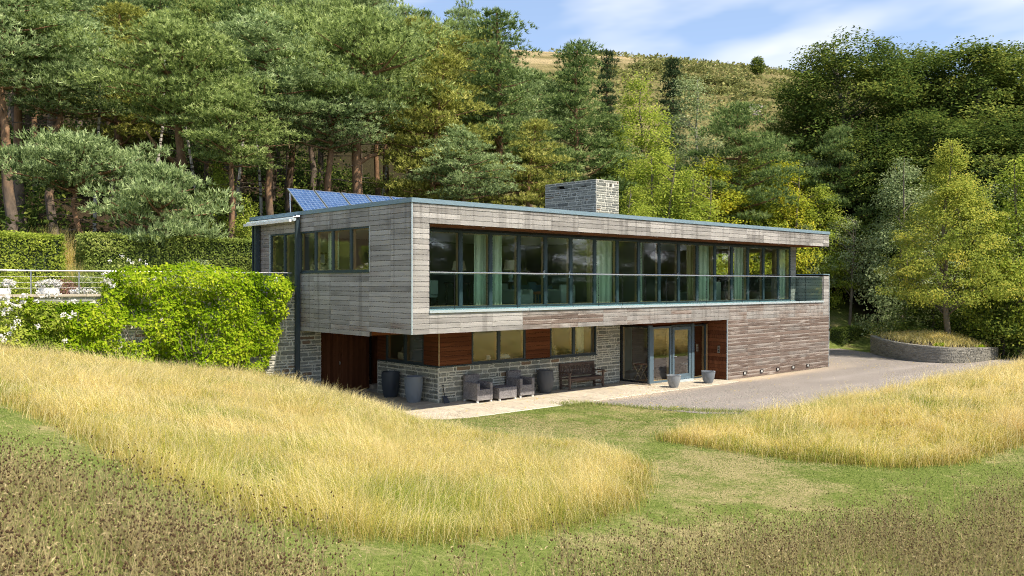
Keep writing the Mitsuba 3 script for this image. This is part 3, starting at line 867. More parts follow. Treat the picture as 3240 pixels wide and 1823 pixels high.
def curtain(x0, x1, y, label, mat='curtain', flare=0.0, z0=3.16, z1=5.68, shift=0.0, side=False):
    nx = max(12, int((x1 - x0) * 60))
    a = np.linspace(0, 1, nx)
    zs = np.linspace(z0, z1, 6)
    V = []
    for i, z in enumerate(zs):
        t = 1 - (z - z0) / (z1 - z0)
        w = 1 + flare * t
        xs = (x0 + x1) / 2 + (a - 0.5) * (x1 - x0) * w + shift * t
        V.append(np.column_stack([xs, y + 0.045 * np.sin(a * (x1 - x0) * 52 + 0.7 * i * 0.3), np.full(nx, z)]))
    V = np.vstack(V)
    i, j = np.meshgrid(np.arange(5), np.arange(nx - 1), indexing='ij')
    if side:
        V = V[:, [1, 0, 2]]
    q = np.stack([i * nx + j, i * nx + j + 1, (i + 1) * nx + j + 1, (i + 1) * nx + j], -1).reshape(-1, 4)
    put_n('curtain', (V, np.vstack([q[:, [0, 1, 2]], q[:, [0, 2, 3]]])), mat, smooth=True, label=label, category='curtain', group=None if side else 'curtains behind the balcony doors')


curtain(3.72, 4.36, 1.66, 'pale green curtain in the second balcony door from the left', flare=0.12)
curtain(4.52, 4.92, 1.66, 'narrow pale green curtain at the left of the third balcony door', flare=0.15)
curtain(9.20, 9.48, 1.70, 'olive curtain strip just left of the wide green curtain mid-balcony', 'ochre_curtain')
curtain(9.66, 10.55, 1.66, 'widest pale green curtain, in the middle of the balcony front', flare=0.08)
curtain(12.20, 12.34, 1.66, 'thin gathered pale curtain right of mid-balcony', flare=0.5)
curtain(15.40, 15.92, 1.72, 'olive green curtain left of the pale one in the right-hand room', 'ochre_curtain')
curtain(16.10, 16.84, 1.66, 'pale green curtain left of the ochre strip in the right-hand room', flare=0.1)
curtain(16.90, 17.25, 1.70, 'ochre curtain strip right of mid-balcony', 'ochre_curtain')
curtain(18.86, 19.50, 1.66, 'bright pale curtain flaring to the floor in the right-hand room', flare=0.35)
curtain(19.60, 19.84, 1.72, 'ochre curtain strip beside the bright flaring curtain', 'ochre_curtain')
curtain(22.58, 23.02, 1.66, 'pale curtain in the last balcony door on the right', flare=0.12)
curtain(4.7, 5.25, 0.34, 'pale curtain behind the left side window, nearest to its post', z0=3.9, side=True)
curtain(7.15, 7.55, 0.34, 'pale curtain behind the glazed terrace door on the left side', side=True)
# furniture in the upper room


def shade(x, y, z, r0, r1, h, label):
    key = num('table_lamp')
    n = 40
    pr = np.array([[r0, z], [r1, z + h]])
    v, f = lathe(pr, n, (x, y, 0))
    rr = 1 + 0.02 * (np.arange(n) % 2)
    v = v.reshape(2, n, 3)
    v[..., :2] = np.array([x, y]) + (v[..., :2] - [x, y]) * rr[None, :, None]
    put(key + '__lamp_shade', (v.reshape(-1, 3), f), 'shade_cloth')
    put(key + '__base', lathe([(0.10, z - 0.42), (0.10, z - 0.39), (0.04, z - 0.36), (0.09, z - 0.25), (0.085, z - 0.16), (0.03, z - 0.08), (0.012, z + 0.05)], 16, (x, y, 0)), 'pale_metal', smooth=40)
    tag(key, label, 'lamp')


shade(6.52, 3.0, 4.48, 0.27, 0.19, 0.36, 'pleated cream table lamp on the round table behind the third door')
shade(4.35, 3.3, 4.45, 0.26, 0.18, 0.34, 'pleated cream table lamp half hidden by the left curtains')
k_ = num('side_table')
put(k_, MB().add(*lathe([(0, 4.03), (0.42, 4.03), (0.42, 4.06), (0, 4.06)], 24, (6.5, 3.0, 0))).add(*lathe([(0.05, 3.14), (0.05, 4.03)], 10, (6.5, 3.0, 0))).add(*lathe([(0.25, 3.14), (0.2, 3.18), (0.05, 3.22)], 12, (6.5, 3.0, 0))), 'dark_wood',
    label='dark round side table under the cream lamp', category='table')
k_ = num('side_table')
put(k_, MB().box(3.9, 4.7, 3.0, 3.6, 3.98, 4.03).box(3.95, 4.0, 3.05, 3.1, 3.14, 3.98).box(4.6, 4.65, 3.05, 3.1, 3.14, 3.98).box(3.95, 4.0, 3.5, 3.55, 3.14, 3.98).box(4.6, 4.65, 3.5, 3.55, 3.14, 3.98), 'dark_wood',
    label='dark square table under the half hidden lamp', category='table')


def soft(x0, x1, y0, y1, z0, z1, r=0.06):
    m = trimesh.creation.box((x1 - x0 - 2 * r, y1 - y0 - 2 * r, z1 - z0 - 2 * r))
    s = trimesh.creation.icosphere(1, r)
    pts = np.vstack([s.vertices + c for c in m.vertices]) + [(x0 + x1) / 2, (y0 + y1) / 2, (z0 + z1) / 2]
    h = trimesh.convex.convex_hull(pts)
    return np.array(h.vertices), np.array(h.faces)


def sofa(name, cat, x0, x1, y0, y1, label, mat='sofa_cloth', back='y1', arms=True, h=0.85, sd=0.42):
    key = num(name)
    put(key + '__seat', soft(x0, x1, y0, y1, 3.22, 3.14 + sd + 0.05), mat, smooth=40)
    if back == 'y1':
        put(key + '__backrest', soft(x0, x1, y1 - 0.18, y1, 3.4, 3.14 + h), mat, smooth=40)
    else:
        put(key + '__backrest', soft(x0, x1, y0, y0 + 0.18, 3.4, 3.14 + h), mat, smooth=40)
    if arms:
        put(key + '__arm', soft(x0 - 0.02, x0 + 0.18, y0, y1, 3.25, 3.14 + 0.64), mat, smooth=40)
        put(key + '__arm_001', soft(x1 - 0.18, x1 + 0.02, y0, y1, 3.25, 3.14 + 0.64), mat, smooth=40)
    b = MB()
    for x in (x0 + 0.06, x1 - 0.1):
        for y in (y0 + 0.06, y1 - 0.1):
            b.box(x, x + 0.05, y, y + 0.05, 3.135, 3.24)
    put(key + '__legs', b, 'dark_wood')
    tag(key, label, cat)


sofa('sofa', 'sofa', 6.35, 7.05, 2.35, 3.9, 'pale sofa end behind the fourth balcony door')
sofa('armchair', 'armchair', 8.45, 9.2, 2.3, 3.1, 'pale upholstered armchair seen from behind, left of the olive curtain', back='y0', h=0.82)
sofa('daybed', 'bed', 18.0, 18.6, 2.2, 4.2, 'pale daybed with white throw in the right-hand room', back='y0', arms=False, h=0.95)
put('cushion', soft(7.55, 7.95, 3.1, 3.25, 3.65, 4.05, 0.07), 'blue_cloth', smooth=40, label='dark blue cushion on the far seat behind the fourth door', category='cushion')
sofa('sofa', 'sofa', 7.4, 9.6, 3.2, 4.1, 'dark sofa facing the windows behind the wooden stool', mat='blue_cloth', h=0.8)
k_ = num('stool')
put(k_ + '__seat', soft(7.2, 7.72, 2.4, 2.8, 3.60, 3.70, 0.03), 'brown_cloth', smooth=40)
b = MB()
for x in (7.22, 7.66):
    for y in (2.42, 2.74):
        b.box(x, x + 0.04, y, y + 0.04, 3.135, 3.61)
b.box(7.26, 7.66, 2.43, 2.455, 3.22, 3.25).box(7.26, 7.66, 2.75, 2.775, 3.22, 3.25)
put(k_ + '__frame', b, 'oak')
tag(k_, 'small wooden stool with a red-brown seat behind the balcony glass', 'stool')
k_ = num('dining_table')
b = MB().box(1.6, 3.4, 3.4, 4.4, 3.84, 3.90)
put(k_, b, 'dark_wood', label='dark table behind the first balcony door', category='table')
for x in (1.75, 3.2):
    for y in (3.5, 4.25):
        put_n(k_ + '__leg', lathe([(0.035, 3.135), (0.05, 3.5), (0.03, 3.6), (0.06, 3.84)], 10, (x, y, 0)), 'dark_wood', smooth=40)
for k, (x, y, l) in enumerate(((2.0, 3.1, 'pale dining chair left of the dark table leg'), (2.9, 3.1, 'pale dining chair right of the dark table leg'))):
    key = num('dining_chair')
    put(key + '__seat', soft(x - 0.22, x + 0.22, y - 0.22, y + 0.2, 3.52, 3.6, 0.03), 'sofa_cloth', smooth=40)
    put(key + '__backrest', soft(x - 0.21, x + 0.21, y - 0.24, y - 0.18, 3.62, 4.1, 0.025), 'sofa_cloth', smooth=40)
    bb = MB()
    for dx in (-0.2, 0.17):
        for dy in (-0.22, 0.16):
            bb.box(x + dx, x + dx + 0.03, y + dy, y + dy + 0.03, 3.135, 3.53)
    put(key + '__legs', bb, 'dark_wood')
    tag(key, l, 'chair', 'dining chairs')
put('wall_picture', MB().box(2.2, 2.75, 9.64, 9.69, 4.7, 5.2), 'dark_wood', label='small dark framed picture on the back wall of the left room', category='picture')
put('wall_picture__mount', MB().box(2.28, 2.67, 9.63, 9.642, 4.78, 5.12), 'white_paint')
put('console_table', MB().box(19.95, 20.75, 2.3, 2.7, 3.86, 3.9), 'white_paint', label='white slatted console table behind the last but two balcony door', category='table')
for k in range(8):
    put_n('console_table__slat', MB().box(19.98 + k * 0.1, 20.02 + k * 0.1, 2.31, 2.34, 3.2, 3.86), 'white_paint')
put('console_table__leg', MB().box(19.95, 20.0, 2.3, 2.35, 3.135, 3.86).box(20.7, 20.75, 2.3, 2.35, 3.135, 3.86).box(19.95, 20.0, 2.65, 2.7, 3.135, 3.86).box(20.7, 20.75, 2.65, 2.7, 3.135, 3.86), 'white_paint')
put('urn', lathe([(0.0, 3.902), (0.08, 3.902), (0.05, 3.95), (0.13, 4.1), (0.15, 4.25), (0.09, 4.33), (0.12, 4.36)], 20, (20.5, 2.5, 0)), 'petal', smooth=40, label='white urn on the slatted console table', category='urn')

# on the ground floor sills


def teddy(x, y, z, s, mat, label):
    key = num('teddy_bear')
    P = []
    for c, r in (((0, 0, 0.13), (0.10, 0.085, 0.13)), ((0, -0.01, 0.31), (0.085, 0.075, 0.08)), ((-0.07, 0, 0.375), (0.03, 0.02, 0.032)), ((0.07, 0, 0.375), (0.03, 0.02, 0.032)), ((0, -0.075, 0.295), (0.035, 0.03, 0.028)),
                 ((-0.115, -0.05, 0.17), (0.035, 0.07, 0.035)), ((0.115, -0.05, 0.17), (0.035, 0.07, 0.035)), ((-0.075, -0.13, 0.045), (0.045, 0.10, 0.045)), ((0.075, -0.13, 0.045), (0.045, 0.10, 0.045))):
        m = trimesh.creation.icosphere(2, 1.0)
        m.apply_scale(r)
        m.apply_translation(c)
        P.append(m)
    import manifold3d as mf
    mm = None
    for m in P:
        a = mf.Manifold(mf.Mesh(np.asarray(m.vertices, np.float32), np.asarray(m.faces, np.uint32)))
        mm = a if mm is None else mm + a
    g = mm.to_mesh()
    put(key, (np.asarray(g.vert_properties[:, :3]) * s + [x, y, z], np.asarray(g.tri_verts)), mat, smooth=50, label=label, category='teddy bear', group='teddy bears on the window shelf')
    e = MB()
    for sx in (-0.03, 0.03):
        m = trimesh.creation.icosphere(1, 0.01)
        e.add(m.vertices * s + np.array([sx, -0.08, 0.33]) * s + [x, y, z], m.faces)
    put(key + '__eyes', e, 'rubber')


teddy(8.55, 2.80, 1.233, 1.05, 'pale_fur', 'pale teddy bear in the left pane of the right-hand window')
teddy(9.62, 2.80, 1.233, 1.1, 'teddy_fur', 'brown teddy bear beside the curtain in the right-hand window')
v = np.array([(x, 1.66 if False else 2.78 + 0.04 * math.sin(x * 60), 0) for x in np.linspace(9.75, 10.15, 30)])
c0 = np.vstack([np.column_stack([v[:, 0], v[:, 1], np.full(30, z)]) for z in (1.25, 2.48)])
jj = np.arange(29)
put('blind', (c0, np.vstack([np.stack([jj, jj + 1, jj + 31], 1), np.stack([jj, jj + 31, jj + 30], 1)])), 'curtain', smooth=True, label='white curtain in the right pane of the right-hand ground window', category='curtain')
# towel heap, jug, jars
hp = trimesh.creation.icosphere(3, 1.0)
hv = hp.vertices * [0.30, 0.12, 0.13] * (0.8 + 0.4 * meshkit.noise(hp.vertices * 3, 2)[:, None]) + [6.0, 2.82, 1.33]
put('tea_towel', (hv, hp.faces), 'tea_towel', smooth=True, label='crumpled pale blue tea towel behind the kitchen window', category='towel')
put('jug', MB().add(*lathe([(0.0, 1.233), (0.07, 1.233), (0.085, 1.32), (0.07, 1.42), (0.075, 1.45)], 18, (5.28, 2.80, 0))).add(*tube([(5.36, 2.80, 1.40), (5.40, 2.80, 1.36), (5.36, 2.80, 1.28)], 0.01, 6)), 'petal', smooth=40, label='white jug on the kitchen window shelf', category='jug')
for k, x in enumerate((4.75, 4.95, 5.12, 5.3, 5.46)):
    put_n('jar', lathe([(0, 1.882), (0.055, 1.882), (0.06, 1.98), (0.045, 2.03), (0.05, 2.06), (0, 2.06)], 12, (x, 5.9, 0)), 'pale_fur', smooth=40, label='glass jar in the row on the kitchen shelf', category='jar', group='jars on the kitchen shelf')
put('mug', MB().add(*lathe([(0, 1.882), (0.05, 1.882), (0.055, 2.0)], 14, (6.3, 5.9, 0))).add(*tube([(6.35, 5.9, 1.97), (6.39, 5.9, 1.94), (6.35, 5.9, 1.91)], 0.008, 6)), 'petal', smooth=40, label='white mug alone on the kitchen shelf', category='mug')
put('basket', MB().add(*lathe([(0.0, 1.233), (0.20, 1.233), (0.27, 1.40), (0.25, 1.52), (0.26, 1.54), (0.22, 1.5), (0.18, 1.27)], 20, (3.25, 5.0, 0))).add(*tube([(3.25, 4.78, 1.5), (3.25, 4.85, 1.72), (3.25, 5.15, 1.72), (3.25, 5.22, 1.5)], 0.018, 6)), 'pale_fur', smooth=40,
    label='woven basket behind the left side window', category='basket')
put('house__side_shelf', MB().box(2.99, 3.5, 3.2, 5.6, 1.19, 1.23), 'white_paint')

# ---- lobby things
k_ = num('folding_stool')
put(k_, MB().add(*tube([(12.25, 2.0, 0.09), (12.25, 1.55, 0.78)], 0.014, 6)).add(*tube([(12.25, 1.55, 0.09), (12.25, 2.0, 0.78)], 0.014, 6)).add(*tube([(12.6, 2.0, 0.09), (12.6, 1.55, 0.78)], 0.014, 6)).add(*tube([(12.6, 1.55, 0.09), (12.6, 2.0, 0.78)], 0.014, 6)), 'oak', smooth=40,
    label='crossed wooden stand behind the lobby side glass', category='stand')
put(k_ + '__seat', MB().box(12.22, 12.63, 1.5, 2.05, 0.77, 0.80), 'brown_cloth')
k_ = num('driftwood')
put(k_, MB().add(*tube([(12.3, 1.2, 0.12), (12.28, 1.22, 0.35), (12.36, 1.2, 0.6), (12.25, 1.22, 1.0)], [0.035, 0.03, 0.022, 0.008], 7)).add(*tube([(12.3, 1.2, 0.3), (12.40, 1.18, 0.62), (12.38, 1.2, 0.9)], [0.025, 0.018, 0.006], 6)), 'oak', smooth=40,
    label='upright piece of driftwood in the lobby corner', category='driftwood')
put(k_ + '__dish', lathe([(0, 0.09), (0.2, 0.09), (0.26, 0.15), (0.24, 0.15), (0.18, 0.11), (0, 0.11)], 18, (12.35, 1.25, 0)), 'dark_wood', smooth=40)
put('doormat', soft(12.35, 13.25, 1.15, 1.95, 0.086, 0.11, 0.008), 'coir', label='orange coir mat inside the lobby', category='doormat')
put('doormat_001', soft(3.5, 4.25, 6.6, 7.1, 0.036, 0.06, 0.008), 'rubber', label='dark rubber mat outside the brown side door', category='doormat')
put('lobby_table', MB().add(*lathe([(0, 0.60), (0.26, 0.60), (0.26, 0.63), (0, 0.63)], 20, (15.25, 1.6, 0))).add(*lathe([(0.02, 0.09), (0.02, 0.60)], 8, (15.25, 1.6, 0))).add(*lathe([(0.16, 0.09), (0.14, 0.11), (0.02, 0.13)], 14, (15.25, 1.6, 0))), 'petal', smooth=40,
    label='small white round table inside the lobby', category='table')

# ------------------------------------------------------------------ pots, chairs, bench on the patio
PZ = 0.034


def pot(x, y, rb, rt, h, mat, label, belly=None, name='plant_pot', soilz=0.86, grp=None):
    key = num(name)
    belly = belly or (rb + rt) / 2
    zz = np.linspace(0, 1, 9)
    r = rb * (1 - zz) ** 2 + 2 * belly * zz * (1 - zz) * 1.0 + rt * zz ** 2
    pr = [(0, 0)] + [(a, b * h) for a, b in zip(r, zz)] + [(rt + 0.012, h), (rt + 0.012, h + 0.02), (rt - 0.03, h + 0.02), (rt - 0.04, h * soilz)]
    v, f = lathe(pr, 36, (x, y, PZ))
    put(key, (v, f), mat, smooth=45, label=label, category='plant pot', group=grp)
    put(key + '__soil', lathe([(rt - 0.045, h * soilz), (0.0, h * soilz + 0.015)], 24, (x, y, PZ)), 'soil')


pot(2.48, 4.78, 0.23, 0.31, 0.86, 'slate_pot', 'tall dark blue pot against the left stone wall, nearer the brown door', belly=0.34)
pot(2.34, 3.20, 0.22, 0.31, 0.84, 'lead_pot', 'tall grey-blue pot against the left stone wall, nearer the corner', belly=0.33)
pot(7.34, 2.02, 0.20, 0.27, 0.80, 'grey_pot', 'tall matt grey pot between wicker chair and bench', belly=0.37)
pot(12.12, -0.10, 0.15, 0.26, 0.45, 'glazed_pot', 'small grey pot in the sun left of the front door', belly=0.26)
pot(14.32, -0.12, 0.16, 0.27, 0.46, 'lead_pot', 'small grey-blue pot by the recess right of the front door', belly=0.27)

def wicker_chair(x, y, label):
    """Front left foot at (x, y); opens towards -y."""
    key = num('wicker_armchair')
    w, d = 0.68, 0.76
    put(key + '__seat', MB().box(x + 0.12, x + w - 0.12, y, y + d - 0.12, PZ + 0.08, PZ + 0.43), 'wicker')
    put(key + '__arm', soft(x, x + 0.12, y - 0.005, y + d, PZ + 0.07, PZ + 0.66, 0.02), 'wicker', smooth=40)
    put(key + '__arm_001', soft(x + w - 0.12, x + w, y - 0.005, y + d, PZ + 0.07, PZ + 0.66, 0.02), 'wicker', smooth=40)
    v, f = soft(x + 0.02, x + w - 0.02, y + d - 0.13, y + d + 0.01, PZ + 0.07, PZ + 0.88, 0.03)
    v[:, 1] += 0.06 * np.clip((v[:, 2] - PZ - 0.45), 0, 1)
    put(key + '__backrest', (v, f), 'wicker', smooth=40)
    for a, b in ((0.02, 0.02), (w - 0.08, 0.02), (0.02, d - 0.08), (w - 0.08, d - 0.08)):
        put_n(key + '__foot', MB().box(x + a, x + a + 0.06, y + b, y + b + 0.06, PZ, PZ + 0.07), 'white_paint')
    tag(key, label, 'armchair', 'wicker armchairs on the patio')


wicker_chair(3.70, 1.50, 'grey wicker armchair left of the wicker footstool')
wicker_chair(5.66, 1.54, 'grey wicker armchair right of the wicker footstool')
key = num('wicker_footstool')
put(key, soft(4.62, 5.42, 1.44, 2.10, PZ + 0.06, PZ + 0.44, 0.02), 'wicker', smooth=40, label='low square wicker footstool between the two wicker armchairs', category='footstool')
for a, b in ((4.64, 1.46), (5.34, 1.46), (4.64, 2.02), (5.34, 2.02)):
    put_n(key + '__foot', MB().box(a, a + 0.06, b, b + 0.06, PZ, PZ + 0.06), 'white_paint')

# bench
key = num('garden_bench')
bx0, bx1, by0, by1 = 8.40, 10.30, 1.82, 2.36


def wood(*q):
    return MB().box(*q, [brng.random(), 0])


tag(key, 'dark weathered wooden bench with slatted back against the stone wall', 'bench')
for x in (bx0, bx1 - 0.07):
    put_n(key + '__front_leg', wood(x, x + 0.07, by0, by0 + 0.07, PZ, PZ + 0.62), 'old_wood')
    v, f = box(x, x + 0.07, by1 - 0.10, by1 - 0.03, PZ, PZ + 0.96)
    v[:, 1] += 0.08 * np.clip((v[:, 2] - PZ - 0.42) / 0.5, 0, 1)
    put_n(key + '__back_leg', (v, f, np.tile([0.3, 0], (8, 1))), 'old_wood')
    v, f = soft(x - 0.01, x + 0.08, by0 - 0.04, by1 - 0.04, PZ + 0.62, PZ + 0.66, 0.012)
    put_n(key + '__armrest', (v, f), 'old_wood', smooth=40)
    put_n(key + '__side_rail', wood(x + 0.015, x + 0.055, by0 + 0.07, by1 - 0.10, PZ + 0.12, PZ + 0.17), 'old_wood')
put(key + '__front_rail', wood(bx0 + 0.07, bx1 - 0.07, by0 + 0.015, by0 + 0.05, PZ + 0.31, PZ + 0.40), 'old_wood')
for s in (0, 1):
    xa = bx0 + 0.07 if s == 0 else bx1 - 0.07
    sg = 1 if s == 0 else -1
    put_n(key + '__brace', tube([(xa, by0 + 0.032, PZ + 0.12), (xa + sg * 0.04, by0 + 0.032, PZ + 0.24), (xa + sg * 0.14, by0 + 0.032, PZ + 0.32)], 0.022, 6), 'old_wood')
for k in range(5):
    y = by0 + 0.0 + k * 0.092
    put_n(key + '__seat_slat', wood(bx0 + 0.02, bx1 - 0.02, y, y + 0.078, PZ + 0.402, PZ + 0.426), 'old_wood')


def tiltback(z):
    return 0.08 * np.clip((z - PZ - 0.42) / 0.5, 0, 1)


for z0, z1, nm in ((0.86, 0.95, 'top_rail'), (0.47, 0.53, 'lower_rail')):
    v, f = box(bx0 + 0.07, bx1 - 0.07, by1 - 0.09, by1 - 0.05, PZ + z0, PZ + z1)
    v[:, 1] += tiltback(v[:, 2])
    put(key + '__' + nm, (v, f, np.tile([0.5, 0], (8, 1))), 'old_wood')
for k in range(22):
    x = bx0 + 0.10 + k * (bx1 - bx0 - 0.24) / 21
    v, f = box(x, x + 0.042, by1 - 0.08, by1 - 0.062, PZ + 0.53, PZ + 0.86)
    v[:, 1] += tiltback(v[:, 2])
    put_n(key + '__back_slat', (v, f, np.tile([brng.random(), 0], (8, 1))), 'old_wood')

# coal shovel leaning against the corner
key = num('shovel')
put(key, tube([(2.98, 2.33, PZ + 0.20), (2.95, 2.385, PZ + 0.56)], 0.013, 8), 'black_metal', smooth=40, label='small black shovel leaning on the stone corner', category='shovel')
put(key + '__blade', MB().add(np.array([[2.88, 2.20, PZ], [3.10, 2.20, PZ], [3.08, 2.34, PZ + 0.22], [2.90, 2.34, PZ + 0.22], [2.88, 2.23, PZ], [3.10, 2.23, PZ], [3.08, 2.36, PZ + 0.22], [2.90, 2.36, PZ + 0.22]]),
    np.array([[0, 1, 2, 3], [7, 6, 5, 4], [0, 4, 5, 1], [1, 5, 6, 2], [2, 6, 7, 3], [3, 7, 4, 0]])), 'slate_pot')
put(key + '__grip', tube([(2.91, 2.385, PZ + 0.57), (2.99, 2.385, PZ + 0.57)], 0.014, 6), 'black_metal')

# ------------------------------------------------------------------ garden wall, railing and terrace
labels['garden_wall'] = {'label': 'long stone retaining wall of the terrace, mostly hidden by climbers', 'category': 'wall'}
put('garden_wall', MB().box(-14.0, 0.02, 6.72, 6.90, -0.3, 3.60), 'mortar')
stonework('garden_wall', 2.4, 3.3, facing_front(-2.4, 6.72, 0.28), 41, most=190)
stonework('garden_wall', 3.4, 0.62, facing_front(-8.9, 6.72, 2.98), 42, most=60)
stonework('garden_wall', 3.6, 1.3, facing_front(-6.0, 6.72, 1.55), 43, most=40)
x = -9.6
while x < -0.1:
    w = brng.uniform(0.8, 1.1)
    put_n('garden_wall__coping_stone', MB().box(x + 0.006, min(x + w, 0.0) - 0.006, 6.64, 7.0, 3.605, 3.675, [brng.random(), 0]), 'slab')
    x += w
put('garden_wall__footing', MB().box(-14.0, 0.02, 6.70, 6.72, -0.3, 0.3), 'mortar')

put('terrace', MB().box(-14, -0.03, 7.0, 11.4, 3.2, 3.30), 'slab', kind='structure', label='paved terrace behind the garden wall')
key = num('terrace_railing')
tag(key, 'steel railing with thin rods along the top of the garden wall', 'railing')
put(key + '__handrail', MB().add(*tube([(-14, 6.80, 4.345), (-7, 6.80, 4.345), (-0.25, 6.80, 4.345)], 0.024, 10)), 'steel', smooth=40)
for x in (-9.55, -8.30, -7.04, -5.78, -4.52, -3.26, -2.0, -0.74):
    put_n(key + '__post', tube([(x, 6.80, 3.67), (x, 6.80, 4.33)], 0.02, 8), 'steel', smooth=40)
for z in (3.85, 4.01, 4.17):
    put_n(key + '__rod', tube([(-14, 6.80, z), (-0.3, 6.80, z)], 0.005, 5), 'dull_steel', smooth=40)
put(key + '__glass_panel', pane_on('y', -1.55, -0.22, 3.70, 4.31, 6.78), 'green_pane')


# ------------------------------------------------------------------ foliage helpers


def cards(P, size, rng, up=0.35, out=None, aspect=0.62, tone=None, droop=0.0):
    """One folded leaf (two triangles) at every point. out: preferred facing, tone: uv.x per leaf."""
    P = np.asarray(P, float)
    n = len(P)
    size = np.broadcast_to(np.asarray(size, float), (n,))
    nrm = rng.normal(size=(n, 3))
    nrm /= np.linalg.norm(nrm, axis=1, keepdims=True)
    if out is not None:
        nrm = nrm * 0.8 + out
    nrm[:, 2] += up
    nrm /= np.linalg.norm(nrm, axis=1, keepdims=True)
    d = np.cross(nrm, rng.normal(size=(n, 3)))
    d[:, 2] -= droop
    d /= np.linalg.norm(d, axis=1, keepdims=True) + 1e-9
    s = np.cross(d, nrm)
    L, W = size[:, None], (size * aspect * 0.5)[:, None]
    fold = nrm * (size * 0.10)[:, None]
    v = np.stack([P, P + d * L * 0.5 + s * W + fold, P + d * L, P + d * L * 0.5 - s * W + fold], 1).reshape(-1, 3)
    k = np.arange(n)[:, None] * 4
    f = np.concatenate([k + [0, 1, 2], k + [0, 2, 3]])
    if tone is None:
        tone = rng.random(n)
    uv = np.zeros((n * 4, 2))
    uv[:, 0] = np.repeat(np.clip(tone, 0, 1), 4)
    return v, f, uv


def slivers(P, axis, length, k, rng, spread=0.55, width=0.16, tone=None):
    """A tuft of k needles at every point, about the given axis."""
    n = len(P)
    length = np.broadcast_to(np.asarray(length, float), (n,))
    Pk = np.repeat(P, k, 0)
    A = np.repeat(axis, k, 0) + rng.normal(size=(n * k, 3)) * spread
    A /= np.linalg.norm(A, axis=1, keepdims=True) + 1e-9
    L = np.repeat(length, k)[:, None] * rng.uniform(0.7, 1.15, (n * k, 1))
    S = np.cross(A, np.repeat(axis, k, 0) * 0.7 + [0, 0, 0.6] + rng.normal(size=(n * k, 3)) * 0.6)
    S /= np.linalg.norm(S, axis=1, keepdims=True) + 1e-9
    W = L * width * 0.5
    v = np.stack([Pk + A * L * 0.12 - S * W, Pk + A * L * 0.12 + S * W, Pk + A * L], 1).reshape(-1, 3)
    f = np.arange(n * k * 3).reshape(-1, 3)
    if tone is None:
        tone = rng.random(n)
    uv = np.zeros((n * k * 3, 2))
    uv[:, 0] = np.repeat(np.clip(np.repeat(tone, k) + rng.normal(size=n * k) * 0.10, 0, 1), 3)
    return v, f, uv


def blob_points(n, rng, c, r, shell=0.45):
    """Points through an ellipsoid, denser towards its skin, and their outward directions."""
    d = rng.normal(size=(n, 3))
    d /= np.linalg.norm(d, axis=1, keepdims=True)
    t = 1 - shell * rng.random(n) ** 1.5
    return np.asarray(c) + d * t[:, None] * np.asarray(r), d


def lumpy(d, seed, amp=0.35, freq=2.2):
    return 1 + amp * (meshkit.fbm(d * freq + 11.3, 3, seed) - 0.5) * 2


# climber over the garden wall: two masses and a flowering rose at the left
vrng = np.random.default_rng(51)


def vine(n, x0, x1, topf, botf, rng, thick):
    x = rng.uniform(x0, x1, n * 2)
    zt = topf(x)
    z = 0.5 + (zt - 0.5) * rng.random(n * 2)
    zb = botf(np.minimum(x + 1.1 * (meshkit.fbm(np.stack([x * 0.8, z * 1.5, x * 0 + 6], -1), 3, 12) - 0.5), -0.1))
    x, z, zt, zb = (a[z > zb] for a in (x, z, zt, zb))
    u = np.stack([x * 1.25, z * 1.25, x * 0], -1)
    lump = meshkit.fbm(u, 4, 7)
    gap = (meshkit.fbm(np.stack([x * 0.55 + 9, z * 0.8, x * 0 + 4], -1), 3, 8) > 0.24)
    keep = gap & (rng.random(len(x)) < 0.97)
    x, z, lump, zt, zb = (a[keep][:n] for a in (x, z, lump, zt, zb))
    e = np.clip(np.minimum(zt - z, z - zb) / 0.35, 0.25, 1)
    depth = thick * (0.14 + 2.1 * np.clip(lump - 0.30, 0, 1)) * e
    y = 6.68 - depth * (1 - 0.5 * rng.random(len(x)) ** 2)
    return np.column_stack([x, y, z]), lump


XT = [-10.5, -9.3, -8.4, -7.4, -6.55, -6.35, -6.1, -5.0, -4.0, -2.9, -1.9, -1.2, -0.6, -0.15]
ZT = [3.45, 3.5, 3.55, 3.35, 3.45, 4.25, 4.45, 4.55, 4.66, 4.55, 4.36, 4.30, 4.20, 4.05]
XB = [-10.5, -9.0, -7.5, -6.0, -4.0, -2.6, -2.0, -1.6, -1.4, -1.15, -0.85, -0.5, -0.15]
ZB = [1.8, 1.8, 1.6, 1.35, 0.9, 0.7, 0.75, 0.95, 1.2, 2.1, 3.1, 3.6, 3.9]
topf = lambda x: np.interp(x, XT, ZT) + 0.14 * (meshkit.noise(np.stack([x * 2.6, x * 0, x * 0], -1), 5) - 0.4)
botf = lambda x: np.interp(x, XB, ZB) + 0.30 * (meshkit.noise(np.stack([x * 2.2, x * 0 + 3, x * 0], -1), 6) - 0.5)
P, lump = vine(24000, -8.5, -0.42, topf, botf, vrng, 0.5)
v, f, uv = cards(P, vrng.uniform(0.06, 0.15, len(P)), vrng, up=0.45, out=np.array([0.1, -0.6, 0.3]), droop=0.5, tone=np.clip(0.10 + 1.0 * (lump - 0.3) + 0.75 * (vrng.random(len(P)) - 0.25), 0, 1))
put('climbing_vine', (v, f, uv), 'leaf_vine', label='bright green climber covering the garden wall left of the house', category='climber')
st = MB()
for k in range(26):
    x = vrng.uniform(-7.2, -1.0)
    z = float(botf(np.array([x]))[0])
    pts = [(x, 6.66, z - 0.3)]
    for s in range(5):
        pts.append((pts[-1][0] + vrng.uniform(-0.22, 0.22), 6.62 - 0.05 * s, pts[-1][2] + vrng.uniform(0.25, 0.55)))
    st.add(*tube(pts, np.linspace(0.02, 0.008, 6), 4, cap=False))
put('climbing_vine__stem', st, 'grey_bark')
